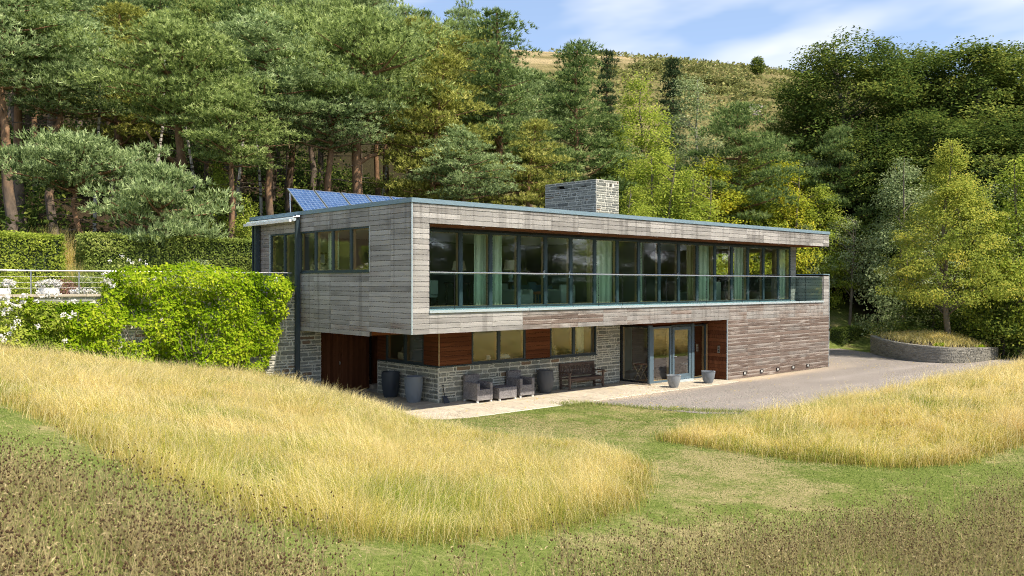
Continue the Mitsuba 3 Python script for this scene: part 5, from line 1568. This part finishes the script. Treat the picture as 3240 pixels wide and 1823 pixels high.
NAMES = {'pine': 'scots_pine', 'lowpine': 'scots_pine', 'spruce': 'spruce_tree', 'maple': 'maple_tree', 'birch': 'birch_tree', 'beech': 'beech_tree', 'linden': 'linden_tree', 'apple': 'apple_tree', 'hazel': 'hazel_bush', 'shrub': 'dark_bush'}
CATS = {'pine': 'pine tree', 'lowpine': 'pine tree', 'spruce': 'spruce tree', 'maple': 'maple tree', 'birch': 'birch tree', 'beech': 'beech tree', 'linden': 'linden tree', 'apple': 'apple tree', 'hazel': 'bush', 'shrub': 'bush'}
TREES = [
    ('pine', 'pa', -5.8, 21.7, 17.4, 3.4, 'tall orange-stemmed pine at the left edge of the photo'),
    ('pine', 'pb', -4.5, 24.6, 18.8, 3.4, 'pine with grey straight stem just right of the leftmost orange stem'),
    ('pine', 'pc', -3.6, 22.4, 16.1, 3.1, 'slim pine standing behind the left end of the short hedge'),
    ('lowpine', 'la', -4.1, 16.7, 9.7, 2.6, 'low spreading blue-green pine, wide flat crown above the hedge gap'),
    ('lowpine', 'lb', -2.3, 13.1, 8.3, 1.9, 'low spreading pine with crown reaching down to the long hedge'),
    ('pine', 'pd', 0.4, 18.8, 15.5, 3.4, 'big pine with thick bent orange trunk and forked limb, left of the house'),
    ('pine', 'pb', 1.7, 15.6, 12.6, 2.4, 'straight brown-stemmed pine rising behind the yellow hazel'),
    ('pine', 'pc', 4.5, 19.1, 16.5, 3.1, 'pine with a leaning pale stem beside the awning'),
    ('pine', 'pa', 7.9, 18.8, 15.4, 3.2, 'pine rising behind the solar panels'),
    ('pine', 'pd', 9.7, 18.5, 18.2, 4.1, 'broad pine directly above the solar panel row'),
    ('pine', 'pe', 13.6, 17.7, 16.7, 3.0, 'yellow-green pine behind the front corner of the roof'),
    ('pine', 'pf', 19.7, 19.0, 20.4, 4.0, 'tall dark green pine, its pointed top against the sky left of the hill'),
    ('pine', 'pe', 18.8, 15.7, 13.3, 2.3, 'small bright pine left of the chimney'),
    ('pine', 'pf', 24.7, 17.1, 19.0, 3.8, 'pointed dark pine rising straight above the chimney'),
    ('pine', 'pa', 13.9, 14.7, 12.0, 2.4, 'small pine behind the roof between the corner and chimney'),
    ('pine', 'pf', 26.9, 16.4, 14.7, 2.8, 'pine just right of the chimney, in front of the yellow-green trees'),
    ('pine', 'pg', 35.6, 12.7, 15.9, 3.8, 'dark pine with layered crown in front of the bracken slope'),
    ('pine', 'pg', 42.6, 9.1, 14.8, 2.2, 'green pine standing against the dark beeches'),
    ('spruce', 'sa', 48.6, 28.0, 24.4, 2.0, 'dark narrow spruce pointing above the hill line'),
    ('spruce', 'sb', 41.1, 29.3, 23.9, 1.6, 'small dark spruce left of the taller spruce'),
    ('maple', 'ma', 32.3, 18.4, 18.1, 3.2, 'yellow-green broadleaf tree between the pines and the spruce'),
    ('birch', 'ba', 36.6, 17.2, 19.1, 3.3, 'pale grey-green birch below the dark spruce'),
    ('maple', 'ma', 27.5, 15.9, 13.7, 2.5, 'yellow-green tree right behind the chimney pine'),
    ('maple', 'mb', 27.8, 13.0, 12.0, 3.0, 'yellow-green young tree right of the chimney'),
    ('maple', 'mc', 32.7, 12.6, 12.2, 3.0, 'young yellow tree behind the middle of the roof'),
    ('maple', 'mb', 36.2, 12.2, 12.4, 2.8, 'light green young tree behind the middle of the roof'),
    ('maple', 'mc', 37.9, 10.6, 12.5, 2.8, 'golden yellow young tree, brightest of the row behind the roof'),
    ('birch', 'ba', 43.4, 11.1, 13.0, 3.1, 'grey-green tree behind the right end of the roof'),
    ('maple', 'mb', 39.8, 8.9, 10.5, 2.3, 'yellow-green tree next to the right end of the roof'),
    ('maple', 'mb', 29.1, 11.8, 10.9, 2.8, 'light green small tree low behind the roof'),
    ('maple', 'mc', 37.0, 14.1, 11.9, 3.4, 'yellow tree tucked low behind the middle of the roof'),
    ('maple', 'ma', 42.4, 14.6, 13.1, 3.6, 'fresh green tree behind the golden one'),
    ('maple', 'mb', 24.4, 12.0, 9.6, 1.8, 'small light green tree directly right of the chimney'),
    ('maple', 'mc', 41.5, 11.4, 12.0, 3.3, 'yellow-orange tree left of the right roof corner'),
    ('birch', 'bb', 48.0, 9.6, 12.4, 2.7, 'pale grey-green tree between the roof corner and the linden'),
    ('beech', 'xa', 49.1, 11.4, 23.0, 5.6, 'large dark beech, leftmost of the three tall ones on the right'),
    ('beech', 'xb', 56.8, 9.9, 22.9, 5.9, 'large dark beech in the middle of the tall right-hand group'),
    ('beech', 'xa', 55.7, 5.5, 22.6, 6.0, 'large olive-topped beech, right of the middle beech'),
    ('beech', 'xb', 61.3, 3.1, 22.7, 6.1, 'large dark beech at the right edge of the photo'),
    ('beech', 'xb', 47.9, 15.1, 18.6, 3.6, 'dark beech sloping down onto the brown hillside'),
    ('beech', 'xa', 47.6, 4.6, 15.8, 5.1, 'dark lower beech filling under the tall group'),
    ('beech', 'xb', 45.5, 7.8, 15.7, 4.0, 'dark beech low behind the grey-green tree'),
    ('beech', 'xa', 51.1, 1.4, 16.0, 5.4, 'dark beech low behind the yellow tree at right'),
    ('linden', 'ln', 34.6, -1.5, 11.5, 3.8, 'pyramidal yellow-green linden growing from the curved stone planter'),
    ('birch', 'bb', 40.1, 3.3, 12.0, 3.0, 'grey-green tree with silvery leaves left of the linden'),
    ('birch', 'bb', 46.2, 0.5, 12.5, 3.5, 'silvery green tree behind the right side of the linden'),
    ('maple', 'mb', 38.0, -4.3, 10.8, 3.3, 'broad yellow-green tree at the right edge of the photo'),
    ('apple', 'ap', 40.1, 7.3, 8.2, 1.8, 'small crooked apple tree on the grass beside the house end'),
    ('birch', 'ba', 38.1, 9.0, 8.0, 1.4, 'young pale-stemmed tree seen under the roof overhang'),
    ('hazel', 'hz', 1.7, 17.6, 9.3, 1.6, 'yellowing hazel bush behind the hedge left of the house'),
    ('hazel', 'hz', 2.2, 15.8, 7.7, 1.2, 'yellow hazel bush next to the awning'),
    ('hazel', 'hz', 36.9, 0.7, 3.6, 2.8, 'dark bush in the shade behind the planter'),
    ('hazel', 'hz', 36.9, -3.3, 3.9, 2.5, 'dark bush right of the planter'),
    ('hazel', 'hz', 40.9, -0.2, 3.4, 2.3, 'dark bush behind the linden stem'),
    ('hazel', 'hz', 40.2, -3.6, 5.7, 2.2, 'green bush at the right edge below the yellow tree'),
    ('pine', 'pc', -4.3, 36.1, 19.1, 2.7, None),
    ('pine', 'pd', -2.3, 32.4, 19.2, 2.4, None),
    ('pine', 'pe', 1.7, 31.9, 19.6, 3.6, None),
    ('pine', 'pb', 4.3, 29.2, 19.3, 3.1, None),
    ('pine', 'pf', 6.6, 26.2, 19.9, 3.4, None),
    ('pine', 'pd', 10.5, 27.5, 20.0, 2.9, None),
    ('pine', 'pb', 13.8, 23.3, 19.2, 2.7, None),
    ('pine', 'pa', -2.5, 41.9, 22.6, 2.9, None),
    ('pine', 'pa', 1.2, 42.6, 23.9, 3.2, None),
    ('pine', 'pa', 3.2, 37.7, 23.2, 3.4, None),
    ('pine', 'pf', 4.9, 33.7, 22.2, 3.4, None),
    ('pine', 'pb', 7.9, 33.9, 22.2, 3.5, None),
    ('pine', 'pb', 10.5, 30.5, 21.6, 3.3, None),
    ('pine', 'pd', 14.1, 29.1, 22.2, 2.7, None),
    ('pine', 'pa', 17.3, 27.6, 22.1, 3.1, None),
    ('pine', 'pe', 19.3, 23.8, 20.0, 3.4, None),
    ('pine', 'pa', 23.7, 24.3, 18.7, 3.8, None),
    ('pine', 'pd', -1.8, 51.7, 26.1, 3.1, None),
    ('pine', 'pc', 1.1, 51.7, 27.5, 3.6, None),
    ('pine', 'pd', 2.1, 46.9, 26.5, 2.8, None),
    ('pine', 'pd', 5.4, 46.6, 26.2, 3.4, None),
    ('pine', 'pf', 6.9, 43.9, 26.1, 3.0, None),
    ('pine', 'pe', 9.1, 41.8, 26.0, 3.1, None),
    ('pine', 'pe', 12.7, 41.9, 27.3, 2.8, None),
    ('pine', 'pc', 14.5, 36.3, 26.4, 2.6, None),
    ('pine', 'pc', 18.6, 39.6, 28.0, 3.7, None),
    ('pine', 'pa', 21.2, 36.7, 27.4, 3.1, None),
    ('pine', 'pe', 23.2, 32.7, 23.4, 3.4, None),
    ('pine', 'pe', 23.1, 28.1, 22.1, 2.6, None),
    ('pine', 'pe', 25.8, 27.3, 22.2, 2.6, None),
    ('pine', 'pa', 28.8, 25.7, 19.3, 3.0, None),
    ('pine', 'pf', 0.6, 65.4, 31.2, 3.7, None),
    ('pine', 'pa', 2.9, 63.7, 31.3, 3.0, None),
    ('pine', 'pc', 5.6, 60.4, 31.5, 3.2, None),
    ('pine', 'pe', 5.9, 54.7, 30.0, 3.1, None),
    ('pine', 'pa', 8.1, 52.4, 29.3, 3.1, None),
    ('pine', 'pc', 11.3, 53.7, 30.8, 3.2, None),
    ('pine', 'pe', 12.9, 50.0, 30.1, 3.1, None),
    ('pine', 'pa', 16.5, 50.8, 31.9, 3.7, None),
    ('pine', 'pf', 16.9, 46.5, 30.2, 2.7, None),
    ('pine', 'pb', 18.4, 44.4, 30.2, 3.2, None),
    ('pine', 'pf', 20.9, 42.4, 30.5, 3.2, None),
    ('pine', 'pb', 23.6, 40.6, 29.5, 3.1, None),
    ('pine', 'pc', 27.9, 40.4, 26.9, 3.0, None),
    ('pine', 'pf', 29.8, 40.3, 27.5, 3.1, None),
    ('pine', 'pa', 28.8, 34.2, 26.3, 2.8, None),
    ('pine', 'pa', 34.5, 35.7, 24.8, 3.0, None),
    ('pine', 'pf', 33.7, 30.0, 20.9, 3.4, None),
    ('pine', 'pb', 37.8, 30.6, 21.6, 3.2, None),
]
trng = np.random.default_rng(140)


def plant(kind, grp, x, y, ztop, R, label, group=None):
    key = num(NAMES[kind])
    z = float(H(x, y)) - 0.05
    if kind == 'linden':
        z = 1.02
    H0, R0 = SPEC[grp]
    h = max(ztop - z, 1.5)
    m = T().translate([x, y, z]).rotate([0, 0, 1], float(trng.uniform(0, 360))).scale([R / R0, R / R0, h / H0])
    scene[key] = {'type': 'instance', 'to_world': m, 'shapegroup': {'type': 'ref', 'id': grp}}
    tag(key, label, CATS[kind], group)
    return key


SAID = set()
PLACES = [(-20, 'past the left edge'), (90, 'behind the leftmost orange stem'), (190, 'behind the slim pine at the hedge end'), (300, 'above the left half of the low spreading pine'), (400, 'above the right half of the low spreading pine'),
          (500, 'behind the bent orange trunk'), (600, 'behind the straight brown stem'), (700, 'above the awning'), (800, 'above the left end of the solar panels'), (900, 'above the middle of the solar panels'),
          (1000, 'above the right end of the solar panels'), (1120, 'above the front corner of the roof'), (1230, 'between the roof corner and the pointed pine'), (1340, 'beside the pointed pine against the sky'),
          (1460, 'above the left side of the chimney'), (9999, 'right of the chimney')]
for kind, grp, x, y, zt, R, lab in TREES:
    if kind == 'hazel' and x > 30:
        kind, grp = 'shrub', 'hd'
    if lab:
        plant(kind, grp, x, y, zt, R, lab)
    else:
        dp = (np.array([x, y]) - CAM[:2]) @ FW
        sx = 1287 + 2163 * ((np.array([x, y]) - CAM[:2]) @ RT) / dp
        row = 'second' if dp < 49.5 else 'third' if dp < 56.5 else 'fourth' if dp < 65.5 else 'hindmost'
        hue = {'pa': 'blue-green', 'pb': 'mid-green', 'pc': 'slender blue-green', 'pd': 'broad mid-green', 'pe': 'yellow-green', 'pf': 'dark pointed'}[grp]
        where = next(w for lim, w in PLACES if sx < lim)
        lab = f'{hue} pine, {row} row, {where}'
        if lab in SAID:
            lab = lab.replace('pine,', 'pine behind another,')
        SAID.add(lab)
        plant(kind, grp, x, y, zt, R, lab, 'pines filling the slope')
# dark undergrowth between the trunks, joined because nobody could count it
ug = np.random.default_rng(150)
P = []
for _ in range(420):
    x, y = ug.uniform(-9, 34), ug.uniform(18, 58)
    c = np.array([x, y, float(H(x, y)) + 0.6])
    q, d = blob_points(90, ug, c, (1.5, 1.2, ug.uniform(0.8, 2.2)), 0.6)
    P.append(q)
P = np.vstack(P)
put('undergrowth', cards(P, ug.uniform(0.18, 0.34, len(P)), ug, up=0.4, tone=ug.random(len(P)) * 0.8), 'leaf_beech', kind='stuff', label='dark undergrowth between the pine stems')
# thin pale birch stems glimpsed inside the wood
for k, (x, y, lean) in enumerate(((1.2, 24.5, 0.5), (3.1, 23.0, -0.6), (5.2, 23.5, 0.4), (-1.8, 23.6, 0.2), (7.0, 24.0, -0.3), (12.5, 21.0, 0.6))):
    z = float(H(x, y))
    key = num('birch_tree')
    put(key, tube([(x, y, z - 0.3), (x + lean * 0.4, y, z + 3), (x + lean * 1.2, y, z + 6), (x + lean * 1.4, y, z + 10)], [0.09, 0.08, 0.06, 0.02], 7), 'birch_bark', smooth=40,
        label='thin pale birch stem glimpsed between the dark pine trunks', category='birch tree', group='pale birch stems inside the wood')

# bushes and scrub on the hillside
hrng = np.random.default_rng(160)
bush = cards(blob_points(520, hrng, (0, 0, 0.28), (1, 1, 0.5), 0.6)[0], hrng.uniform(0.14, 0.26, 520), hrng, up=0.5)
scene['gorse'] = {'type': 'shapegroup', 'crown': mikit.ply(bush[:2], 'mat_leaf_scrub', uv=bush[2])}


def hill_point(px, py):
    """Bearing and rise of a direction seen from the camera's place, walked out to the hillside."""
    for D in np.arange(90, 300, 1.0):
        L = (px - 1287) / 2163 * D
        q = hill_at(D, L)
        if q[2] >= CAM[2] + (711 - py) / 2163 * D:
            return D, L
    return 262.0, (px - 1287) / 2163 * 262


BUSHES = [(1345, 121, 2.2), (1365, 120, 3.2), (1385, 124, 2.4), (1352, 128, 3.0), (1397, 128, 2.0), (1600, 172, 3.4), (1625, 176, 5.0), (1650, 180, 4.5), (1645, 170, 3.0), (1612, 184, 3.2), (1675, 188, 3.0), (1720, 160, 2.4), (1735, 162, 2.0),
          (1728, 178, 3.0), (1750, 181, 3.6), (1770, 184, 2.6), (1580, 190, 3.0), (1560, 186, 2.2), (1700, 196, 3.0), (1732, 204, 3.6), (1760, 208, 3.6), (1790, 211, 4.0), (1815, 214, 4.2), (1840, 216, 3.2), (1690, 206, 3.0),
          (1740, 216, 3.2), (1860, 222, 2.4), (1900, 196, 1.8), (1990, 222, 3.0), (1970, 216, 2.4), (1940, 206, 1.8), (1420, 127, 1.6), (1470, 150, 2.6), (1500, 165, 2.6), (1540, 175, 2.6), (1990, 205, 2.0), (1950, 230, 2.6), (1880, 240, 2.6),
          (1930, 246, 2.8), (1830, 238, 3.0), (1790, 236, 3.2), (1860, 250, 2.6), (1975, 250, 2.6), (1910, 262, 2.0), (1760, 228, 3.0), (1720, 226, 3.0)]
for px, py, r in BUSHES:
    D, L = hill_point(px, py)
    q = hill_at(D, L)
    key = num('gorse_bush')
    r = r * 0.75
    scene[key] = {'type': 'instance', 'to_world': T().translate([float(q[0]), float(q[1]), float(q[2]) - 0.2]).rotate([0, 0, 1], float(hrng.uniform(0, 360))).scale([r, r * 0.8, r * hrng.uniform(0.5, 0.7)]), 'shapegroup': {'type': 'ref', 'id': 'gorse'}}
    tag(key, 'dark green gorse bush among the scattered scrub on the hillside', 'bush', 'gorse bushes on the hillside')
D, L = hill_point(1903, 196)
q = hill_at(D, L)
hw_ = np.random.default_rng(161)
hp_, hd_ = blob_points(1500, hw_, (0, 0, 1.9), (1.35, 1.35, 1.75), 0.6)
put('hawthorn_tree', cards(hp_ + [q[0], q[1], q[2] + 0.3], 0.34, hw_, up=0.4, out=hd_ * 0.5), 'leaf_beech', label='lone round hawthorn on the skyline of the hill', category='tree')
put('hawthorn_tree__trunk', tube([(q[0], q[1], q[2] - 0.3), (q[0], q[1], q[2] + 1.6)], 0.2, 6), 'grey_bark')
# low heath and bracken as one mass
n = 32000
D_, L_ = hrng.uniform(95, 245, n), hrng.uniform(10, 110, n)
zz = hill_z(np.column_stack([D_, L_]))
tt = (D_ - 74) / 186
B = np.column_stack([CAM[0] + FW[0] * D_ + RT[0] * L_, CAM[1] + FW[1] * D_ + RT[1] * L_, zz])
keep = meshkit.fbm(np.column_stack([B[:, 0] * 0.09, B[:, 1] * 0.09, B[:, 0] * 0]), 3, 17) > 0.39 + 0.7 * np.clip(tt - 0.5, 0, 1)
B = B[keep]
B[:, 2] += hrng.uniform(0, 0.8, len(B))
put('heath', cards(B, hrng.uniform(0.4, 0.95, len(B)), hrng, up=0.8, tone=hrng.random(len(B))), 'leaf_scrub', kind='stuff', label='olive heath covering the lower hillside')
for k in range(7):
    D, L = hill_point(1885 + hrng.uniform(-22, 22), 282 + hrng.uniform(-9, 9))
    q = hill_at(D, L)
    m = trimesh.creation.icosphere(2, 1.0)
    vv = m.vertices * (0.7 + 0.7 * meshkit.noise(m.vertices * 1.7 + k * 5, 3)[:, None]) * [0.9, 0.7, 0.55]
    put_n('boulder', (vv + q, m.faces), 'rock', label='pale boulder in the outcrop below the bracken', category='boulder', group='boulders in the outcrop on the hillside')

# the wood across the meadow behind the camera: it is what the balcony glass mirrors
for k, (kind, grp, x, y, zt, R) in enumerate((('pine', 'pg', 9, -22, 11.5, 3.6), ('pine', 'pa', 16, -24, 12.5, 3.6), ('beech', 'xa', 22, -29, 12.5, 5.5), ('beech', 'xb', 31, -30, 12.0, 5.5), ('maple', 'ma', 39, -30, 10.5, 4.0),
                                              ('beech', 'xa', 45, -34, 9.5, 5.5), ('maple', 'ma', 53, -35, 8.5, 4.5), ('maple', 'ma', 60, -34, 8.5, 4.5), ('beech', 'xb', 66, -33, 11.5, 5.0), ('beech', 'xb', 72, -26, 12.0, 5.0), ('beech', 'xa', 77, -19, 13.0, 5.0), ('pine', 'pf', 20, -33, 15, 3.5),
                                              ('shrub', 'hd', 14, -27, 4.5, 5.0), ('shrub', 'hd', 26, -28, 4.5, 5.0), ('shrub', 'hd', 36, -31, 4.5, 5.0), ('shrub', 'hd', 48, -34, 4.5, 6.0), ('shrub', 'hd', 58, -35, 4.5, 6.0))):
    y, zt = y - 10, zt * 1.3
    plant(kind, grp, x, y, zt, R, 'tree of the wood behind the camera, seen only mirrored in the balcony glass', 'trees mirrored in the windows')

# ------------------------------------------------------------------ meadows, lawn and seed heads
M1 = [(-11.3, 6.5), (-11.04, -3.15), (-10.94, -4.14), (-10.83, -4.92), (-10.67, -6.52), (-10.67, -8.83), (-10.66, -10.4), (-10.44, -11.54), (-10.1, -12.1), (-9.54, -12.5), (-8.75, -12.84), (-7.34, -12.6), (-5.38, -12.1), (-3.74, -11.3),
      (-1.7, -9.9), (-0.2, -8.7), (0.55, -7.7), (0.7, -6.6), (0.35, -5.4), (-0.3, -4.5), (-1.0, -3.4), (-1.0, -1.2), (-0.15, 0.2), (-0.1, 3.0), (-0.2, 6.5)]
M2 = [(2.95, -6.75), (3.05, -7.5), (3.16, -8.77), (3.3, -10.24), (4.17, -12.1), (5.62, -12.95), (8.48, -13.3), (16, -14.5), (30, -15.5), (40, -13.5), (36, -7.9), (24, -7.4), (16, -7.1), (9.5, -6.6), (5.0, -6.2), (3.6, -6.3)]
K1 = [(-13.0, -9.2), (-12.3, -9.8), (-11.9, -10.6), (-11.5, -11.7), (-11.15, -12.5), (-10.95, -13.2), (-11.0, -14.2), (-11.5, -15.2), (-14.5, -16.0), (-16, -12.0)]
K2 = [(7.0, -15.6), (3.9, -14.9), (1.3, -14.2), (-1.4, -13.8), (-4.4, -13.75), (-7.4, -14.2), (-8.9, -14.5), (-10.2, -15.0), (-9.0, -16.5), (-2.0, -18.2), (4.0, -19.0), (9.0, -18.0)]


def scatter(poly, n, rng, fray=0.0):
    p = np.array(poly)
    lo, hi = p.min(0), p.max(0)
    out = np.zeros((0, 2))
    while len(out) < n:
        q = rng.uniform(lo, hi, (n * 2, 2))
        out = np.vstack([out, q[inside(poly, q[:, 0], q[:, 1])]])
    out = out[:n]
    if fray:
        out = out + rng.normal(size=out.shape) * fray
    return out


def field(key, poly, n, hgt, seed, label, tone0, width):
    rng = np.random.default_rng(seed)
    q = scatter(poly, n, rng, 0.14)
    d = np.linalg.norm(q - CAM[:2], axis=1)
    a = meshkit.fbm(np.column_stack([q * 0.30, q[:, 0] * 0]), 3, seed)
    b = meshkit.fbm(np.column_stack([q * 1.5, q[:, 0] * 0 + 3]), 3, seed + 1)
    c = meshkit.fbm(np.column_stack([q * 4.5, q[:, 0] * 0 + 3]), 2, seed + 2)
    edge = shapely.distance(shapely.points(q), Polygon(poly).exterior)
    h = hgt * (1 - 0.45 * np.exp(-((q[:, 0] + 0.5) ** 2 / 4 + (q[:, 1] + 0.5) ** 2 / 20)) * (seed == 201)) * (0.55 + 0.9 * a * 0.6 + 0.8 * (b - 0.4)) * (0.75 + 0.5 * c) * rng.uniform(0.55, 1.2, n) * (0.55 + 0.45 * np.clip(edge / 0.5, 0, 1))
    pale = meshkit.fbm(np.column_stack([q * 0.55 + 20, q[:, 0] * 0]), 3, seed + 3)
    tone = tone0(q) + 0.75 * (pale - 0.5) + 0.55 * (b - 0.5) + rng.normal(size=n) * 0.20 - 0.30 * np.clip(1 - edge / 0.45, 0, 1)
    B = np.column_stack([q, H(q[:, 0], q[:, 1]) - 0.02])
    az = 2.2 * np.pi * meshkit.fbm(np.column_stack([q * 0.7, q[:, 0] * 0 + 8]), 2, seed + 4) + 1.0
    dead = np.clip(0.75 * np.clip(1 - edge / 0.5, 0, 1) * rng.random(n) + 1.4 * np.clip(meshkit.fbm(np.column_stack([q * 0.8 + 40, q[:, 0] * 0]), 3, seed + 6) - 0.55, 0, 1) * rng.random(n), 0, 0.8)
    flat = np.clip(3.2 * (meshkit.fbm(np.column_stack([q * 0.5 + 60, q[:, 0] * 0]), 3, seed + 7) - 0.52), 0, 1)
    h = h * (1 - 0.4 * flat)
    m = blades(B, h, rng, width=width * np.clip(d / 16, 0.7, 2.2), lean=0.55 + 0.6 * flat, tone=tone, azim=az, dead=dead, sway=2.2)
    both = MB().add(*m)
    # pale seed stalks that stand above the rest
    pick = rng.choice(n, n // 7, replace=False)
    both.add(*blades(B[pick], h[pick] * rng.uniform(1.2, 1.75, len(pick)) + 0.05, rng, width=0.007 * np.clip(d[pick] / 16, 0.7, 2.2), lean=0.55, tone=0.75 + 0.3 * rng.random(len(pick)), azim=az[pick]))
    put(key, both, 'meadow_blade', kind='stuff', label=label)


field('meadow_grass', M1, 300000, 0.40, 201, 'long golden grass of the meadow island left of the lawn', lambda q: 0.50 - 0.22 * np.exp(-((q[:, 0] + 2.0) ** 2 + (q[:, 1] - 3) ** 2) / 14) - 0.05, 0.0078)
field('meadow_grass_001', M2, 260000, 0.50, 211, 'long golden grass of the meadow island right of the lawn', lambda q: 0.46 + 0.006 * (q[:, 0] - 5), 0.010)


def knapweed(key, poly, n, seed, label):
    rng = np.random.default_rng(seed)
    q = scatter(poly, n, rng, 0.45)
    dens = meshkit.fbm(np.column_stack([q * 0.8, q[:, 0] * 0]), 3, seed)
    q = q[dens > rng.uniform(0.30, 0.52, len(q))]
    n = len(q)
    B = np.column_stack([q, H(q[:, 0], q[:, 1]) - 0.02])
    h = rng.uniform(0.28, 0.72, n)
    stem = blades(B, h, rng, width=0.007, lean=0.28, tone=0.35 + 0.35 * rng.random(n))
    tips = stem[0].reshape(-1, 5, 3)[:, 4]
    m = MB()
    m.add(*stem)
    # side shoots
    k = 3
    S = np.repeat(stem[0].reshape(-1, 5, 3)[:, 2], k, 0)
    side = blades(S - [0, 0, 0.02], rng.uniform(0.10, 0.24, n * k), rng, width=0.005, lean=0.9, tone=0.3 + 0.5 * rng.random(n * k))
    m.add(*side)
    stips = side[0].reshape(-1, 5, 3)[:, 4]
    # leaves along the stems
    L = np.repeat(B, 7, 0) + np.column_stack([rng.normal(size=(n * 7, 2)) * 0.05, rng.random(n * 7) * np.repeat(h, 7) * 0.9])
    m.add(*cards(L, rng.uniform(0.022, 0.05, n * 7), rng, up=0.5, aspect=0.35, tone=rng.random(n * 7)))
    put(key, m, 'knap_stem', kind='stuff', label=label)
    hd = np.vstack([tips, stips[rng.random(len(stips)) < 0.45]])
    r = rng.uniform(0.007, 0.012, len(hd))
    o = np.array([[1, 0, 0], [0, 1, 0], [-1, 0, 0], [0, -1, 0], [0, 0, 1.3], [0, 0, -1.0]])
    v = (hd[:, None] + o[None] * r[:, None, None]).reshape(-1, 3)
    ff = np.array([[0, 1, 4], [1, 2, 4], [2, 3, 4], [3, 0, 4], [1, 0, 5], [2, 1, 5], [3, 2, 5], [0, 3, 5]])
    f = (np.arange(len(hd))[:, None, None] * 6 + ff[None]).reshape(-1, 3)
    put(key + '__seed_heads', (v, f), 'knap_head', kind='stuff')
    # fine grass between
    qq = scatter(poly, n * 6, rng, 0.30)
    put(key + '__grass', blades(np.column_stack([qq, H(qq[:, 0], qq[:, 1]) - 0.01]), rng.uniform(0.10, 0.32, len(qq)), rng, width=0.008, lean=0.7, tone=np.clip(rng.normal(size=len(qq)) * 0.28 + 0.52, 0, 1)), 'turf_blade', kind='stuff')


knapweed('knapweed', K1, 6500, 221, 'brown seeded knapweed in the left foreground')
knapweed('knapweed_001', K2, 8500, 231, 'brown seeded knapweed along the right foreground')

# short turf over the mown lawn: blades only as far as they can be told apart
lr = np.random.default_rng(241)
LAWN = [(-16, -17), (-16, 2), (-11.3, 2), (-11.1, -6), (-10.7, -11.5), (-9, -12.9), (-4, -11.5), (0.3, -8.3), (0.6, -6), (-0.9, -3.2), (-0.9, -0.7), (6.3, -0.6), (6.9, -1.5), (7.1, -3.2), (7.6, -4.6), (9.4, -6.4), (4.6, -6.0), (3.0, -6.8), (3.2, -10.2), (4.2, -12.1), (5.6, -13.0), (9, -13.4), (20, -15), (20, -20), (-8, -19)]
q = scatter(LAWN, 200000, lr)
d = np.linalg.norm(q - CAM[:2], axis=1)
t = meshkit.fbm(np.column_stack([q * 0.42, q[:, 0] * 0 + 2]), 4, 243)
t2 = meshkit.fbm(np.column_stack([q * 1.9, q[:, 0] * 0 + 2]), 3, 244)
tone = np.clip(0.28 + 0.22 * sstep(-9, -12.5, q[:, 0]) + 1.3 * (t - 0.5) + 0.9 * (t2 - 0.5) + lr.normal(size=len(q)) * 0.2, 0, 1)
put('lawn_grass', blades(np.column_stack([q, H(q[:, 0], q[:, 1]) - 0.005]), lr.uniform(0.015, 0.045, len(q)), lr, width=0.008 * np.clip(d / 12, 0.8, 2), lean=0.9, tone=tone), 'turf_blade', kind='stuff', label='short mown grass of the lawn with dry patches')
# weeds at the lawn edge of the drive
wr = np.random.default_rng(251)
w = np.column_stack([wr.uniform(5.5, 9, 2600), wr.normal(size=2600) * 0.34]) 
w[:, 1] += np.interp(w[:, 0], [5.5, 6.6, 7.2, 9], [-0.7, -0.8, -3.0, -5.9])
put('edge_weeds', blades(np.column_stack([w, np.zeros(2600)]), wr.uniform(0.03, 0.16, 2600), wr, width=0.016, lean=0.8, tone=wr.random(2600) * 0.8), 'turf_blade', kind='stuff', label='tufts of weed along the edge of drive and patio')

# loose gravel where the drive runs out into the lawn
sr = np.random.default_rng(261)
g = np.column_stack([sr.uniform(6.6, 16, 5200), sr.uniform(-6.6, -0.5, 5200)])
ok = inside(drv, g[:, 0], g[:, 1]) & (sr.random(5200) < np.exp(-(g[:, 0] - 6.6) / 3.5) + 0.10)
g = g[ok]
o = np.array([[1, 0, 0], [0, 1, 0], [-1, 0, 0], [0, -1, 0], [0, 0, 0.7], [0, 0, -0.7]])
ff = np.array([[0, 1, 4], [1, 2, 4], [2, 3, 4], [3, 0, 4], [1, 0, 5], [2, 1, 5], [3, 2, 5], [0, 3, 5]])
r = sr.uniform(0.008, 0.024, len(g))
v = (np.column_stack([g, np.full(len(g), 0.012)])[:, None] + o[None] * r[:, None, None] * sr.uniform(0.7, 1.3, (len(g), 6, 1))).reshape(-1, 3)
put('gravel', (v, (np.arange(len(g))[:, None, None] * 6 + ff[None]).reshape(-1, 3), np.column_stack([np.repeat(sr.random(len(g)), 6), np.zeros(len(g) * 6)])), 'stone', kind='stuff', label='loose gravel at the near end of the drive')

# leaves blown onto the drive and patio
lf = np.random.default_rng(271)
g = np.column_stack([lf.uniform(7, 37, 1500), lf.uniform(-7, 5, 1500)])
g = g[inside(drv, g[:, 0], g[:, 1]) & (lf.random(1500) < 0.25 + 0.75 * (g[:, 0] > 25))]
g2 = np.column_stack([lf.uniform(0.3, 12, 110), lf.uniform(-0.5, 2.2, 110)])
P = np.vstack([np.column_stack([g, np.full(len(g), 0.02)]), np.column_stack([g2, np.full(len(g2), 0.045)])])
put('fallen_leaves', cards(P, lf.uniform(0.04, 0.09, len(P)), lf, up=6.0, tone=0.5 + 0.5 * lf.random(len(P))), 'leaf_gold', kind='stuff', label='yellow leaves blown onto the drive and patio')
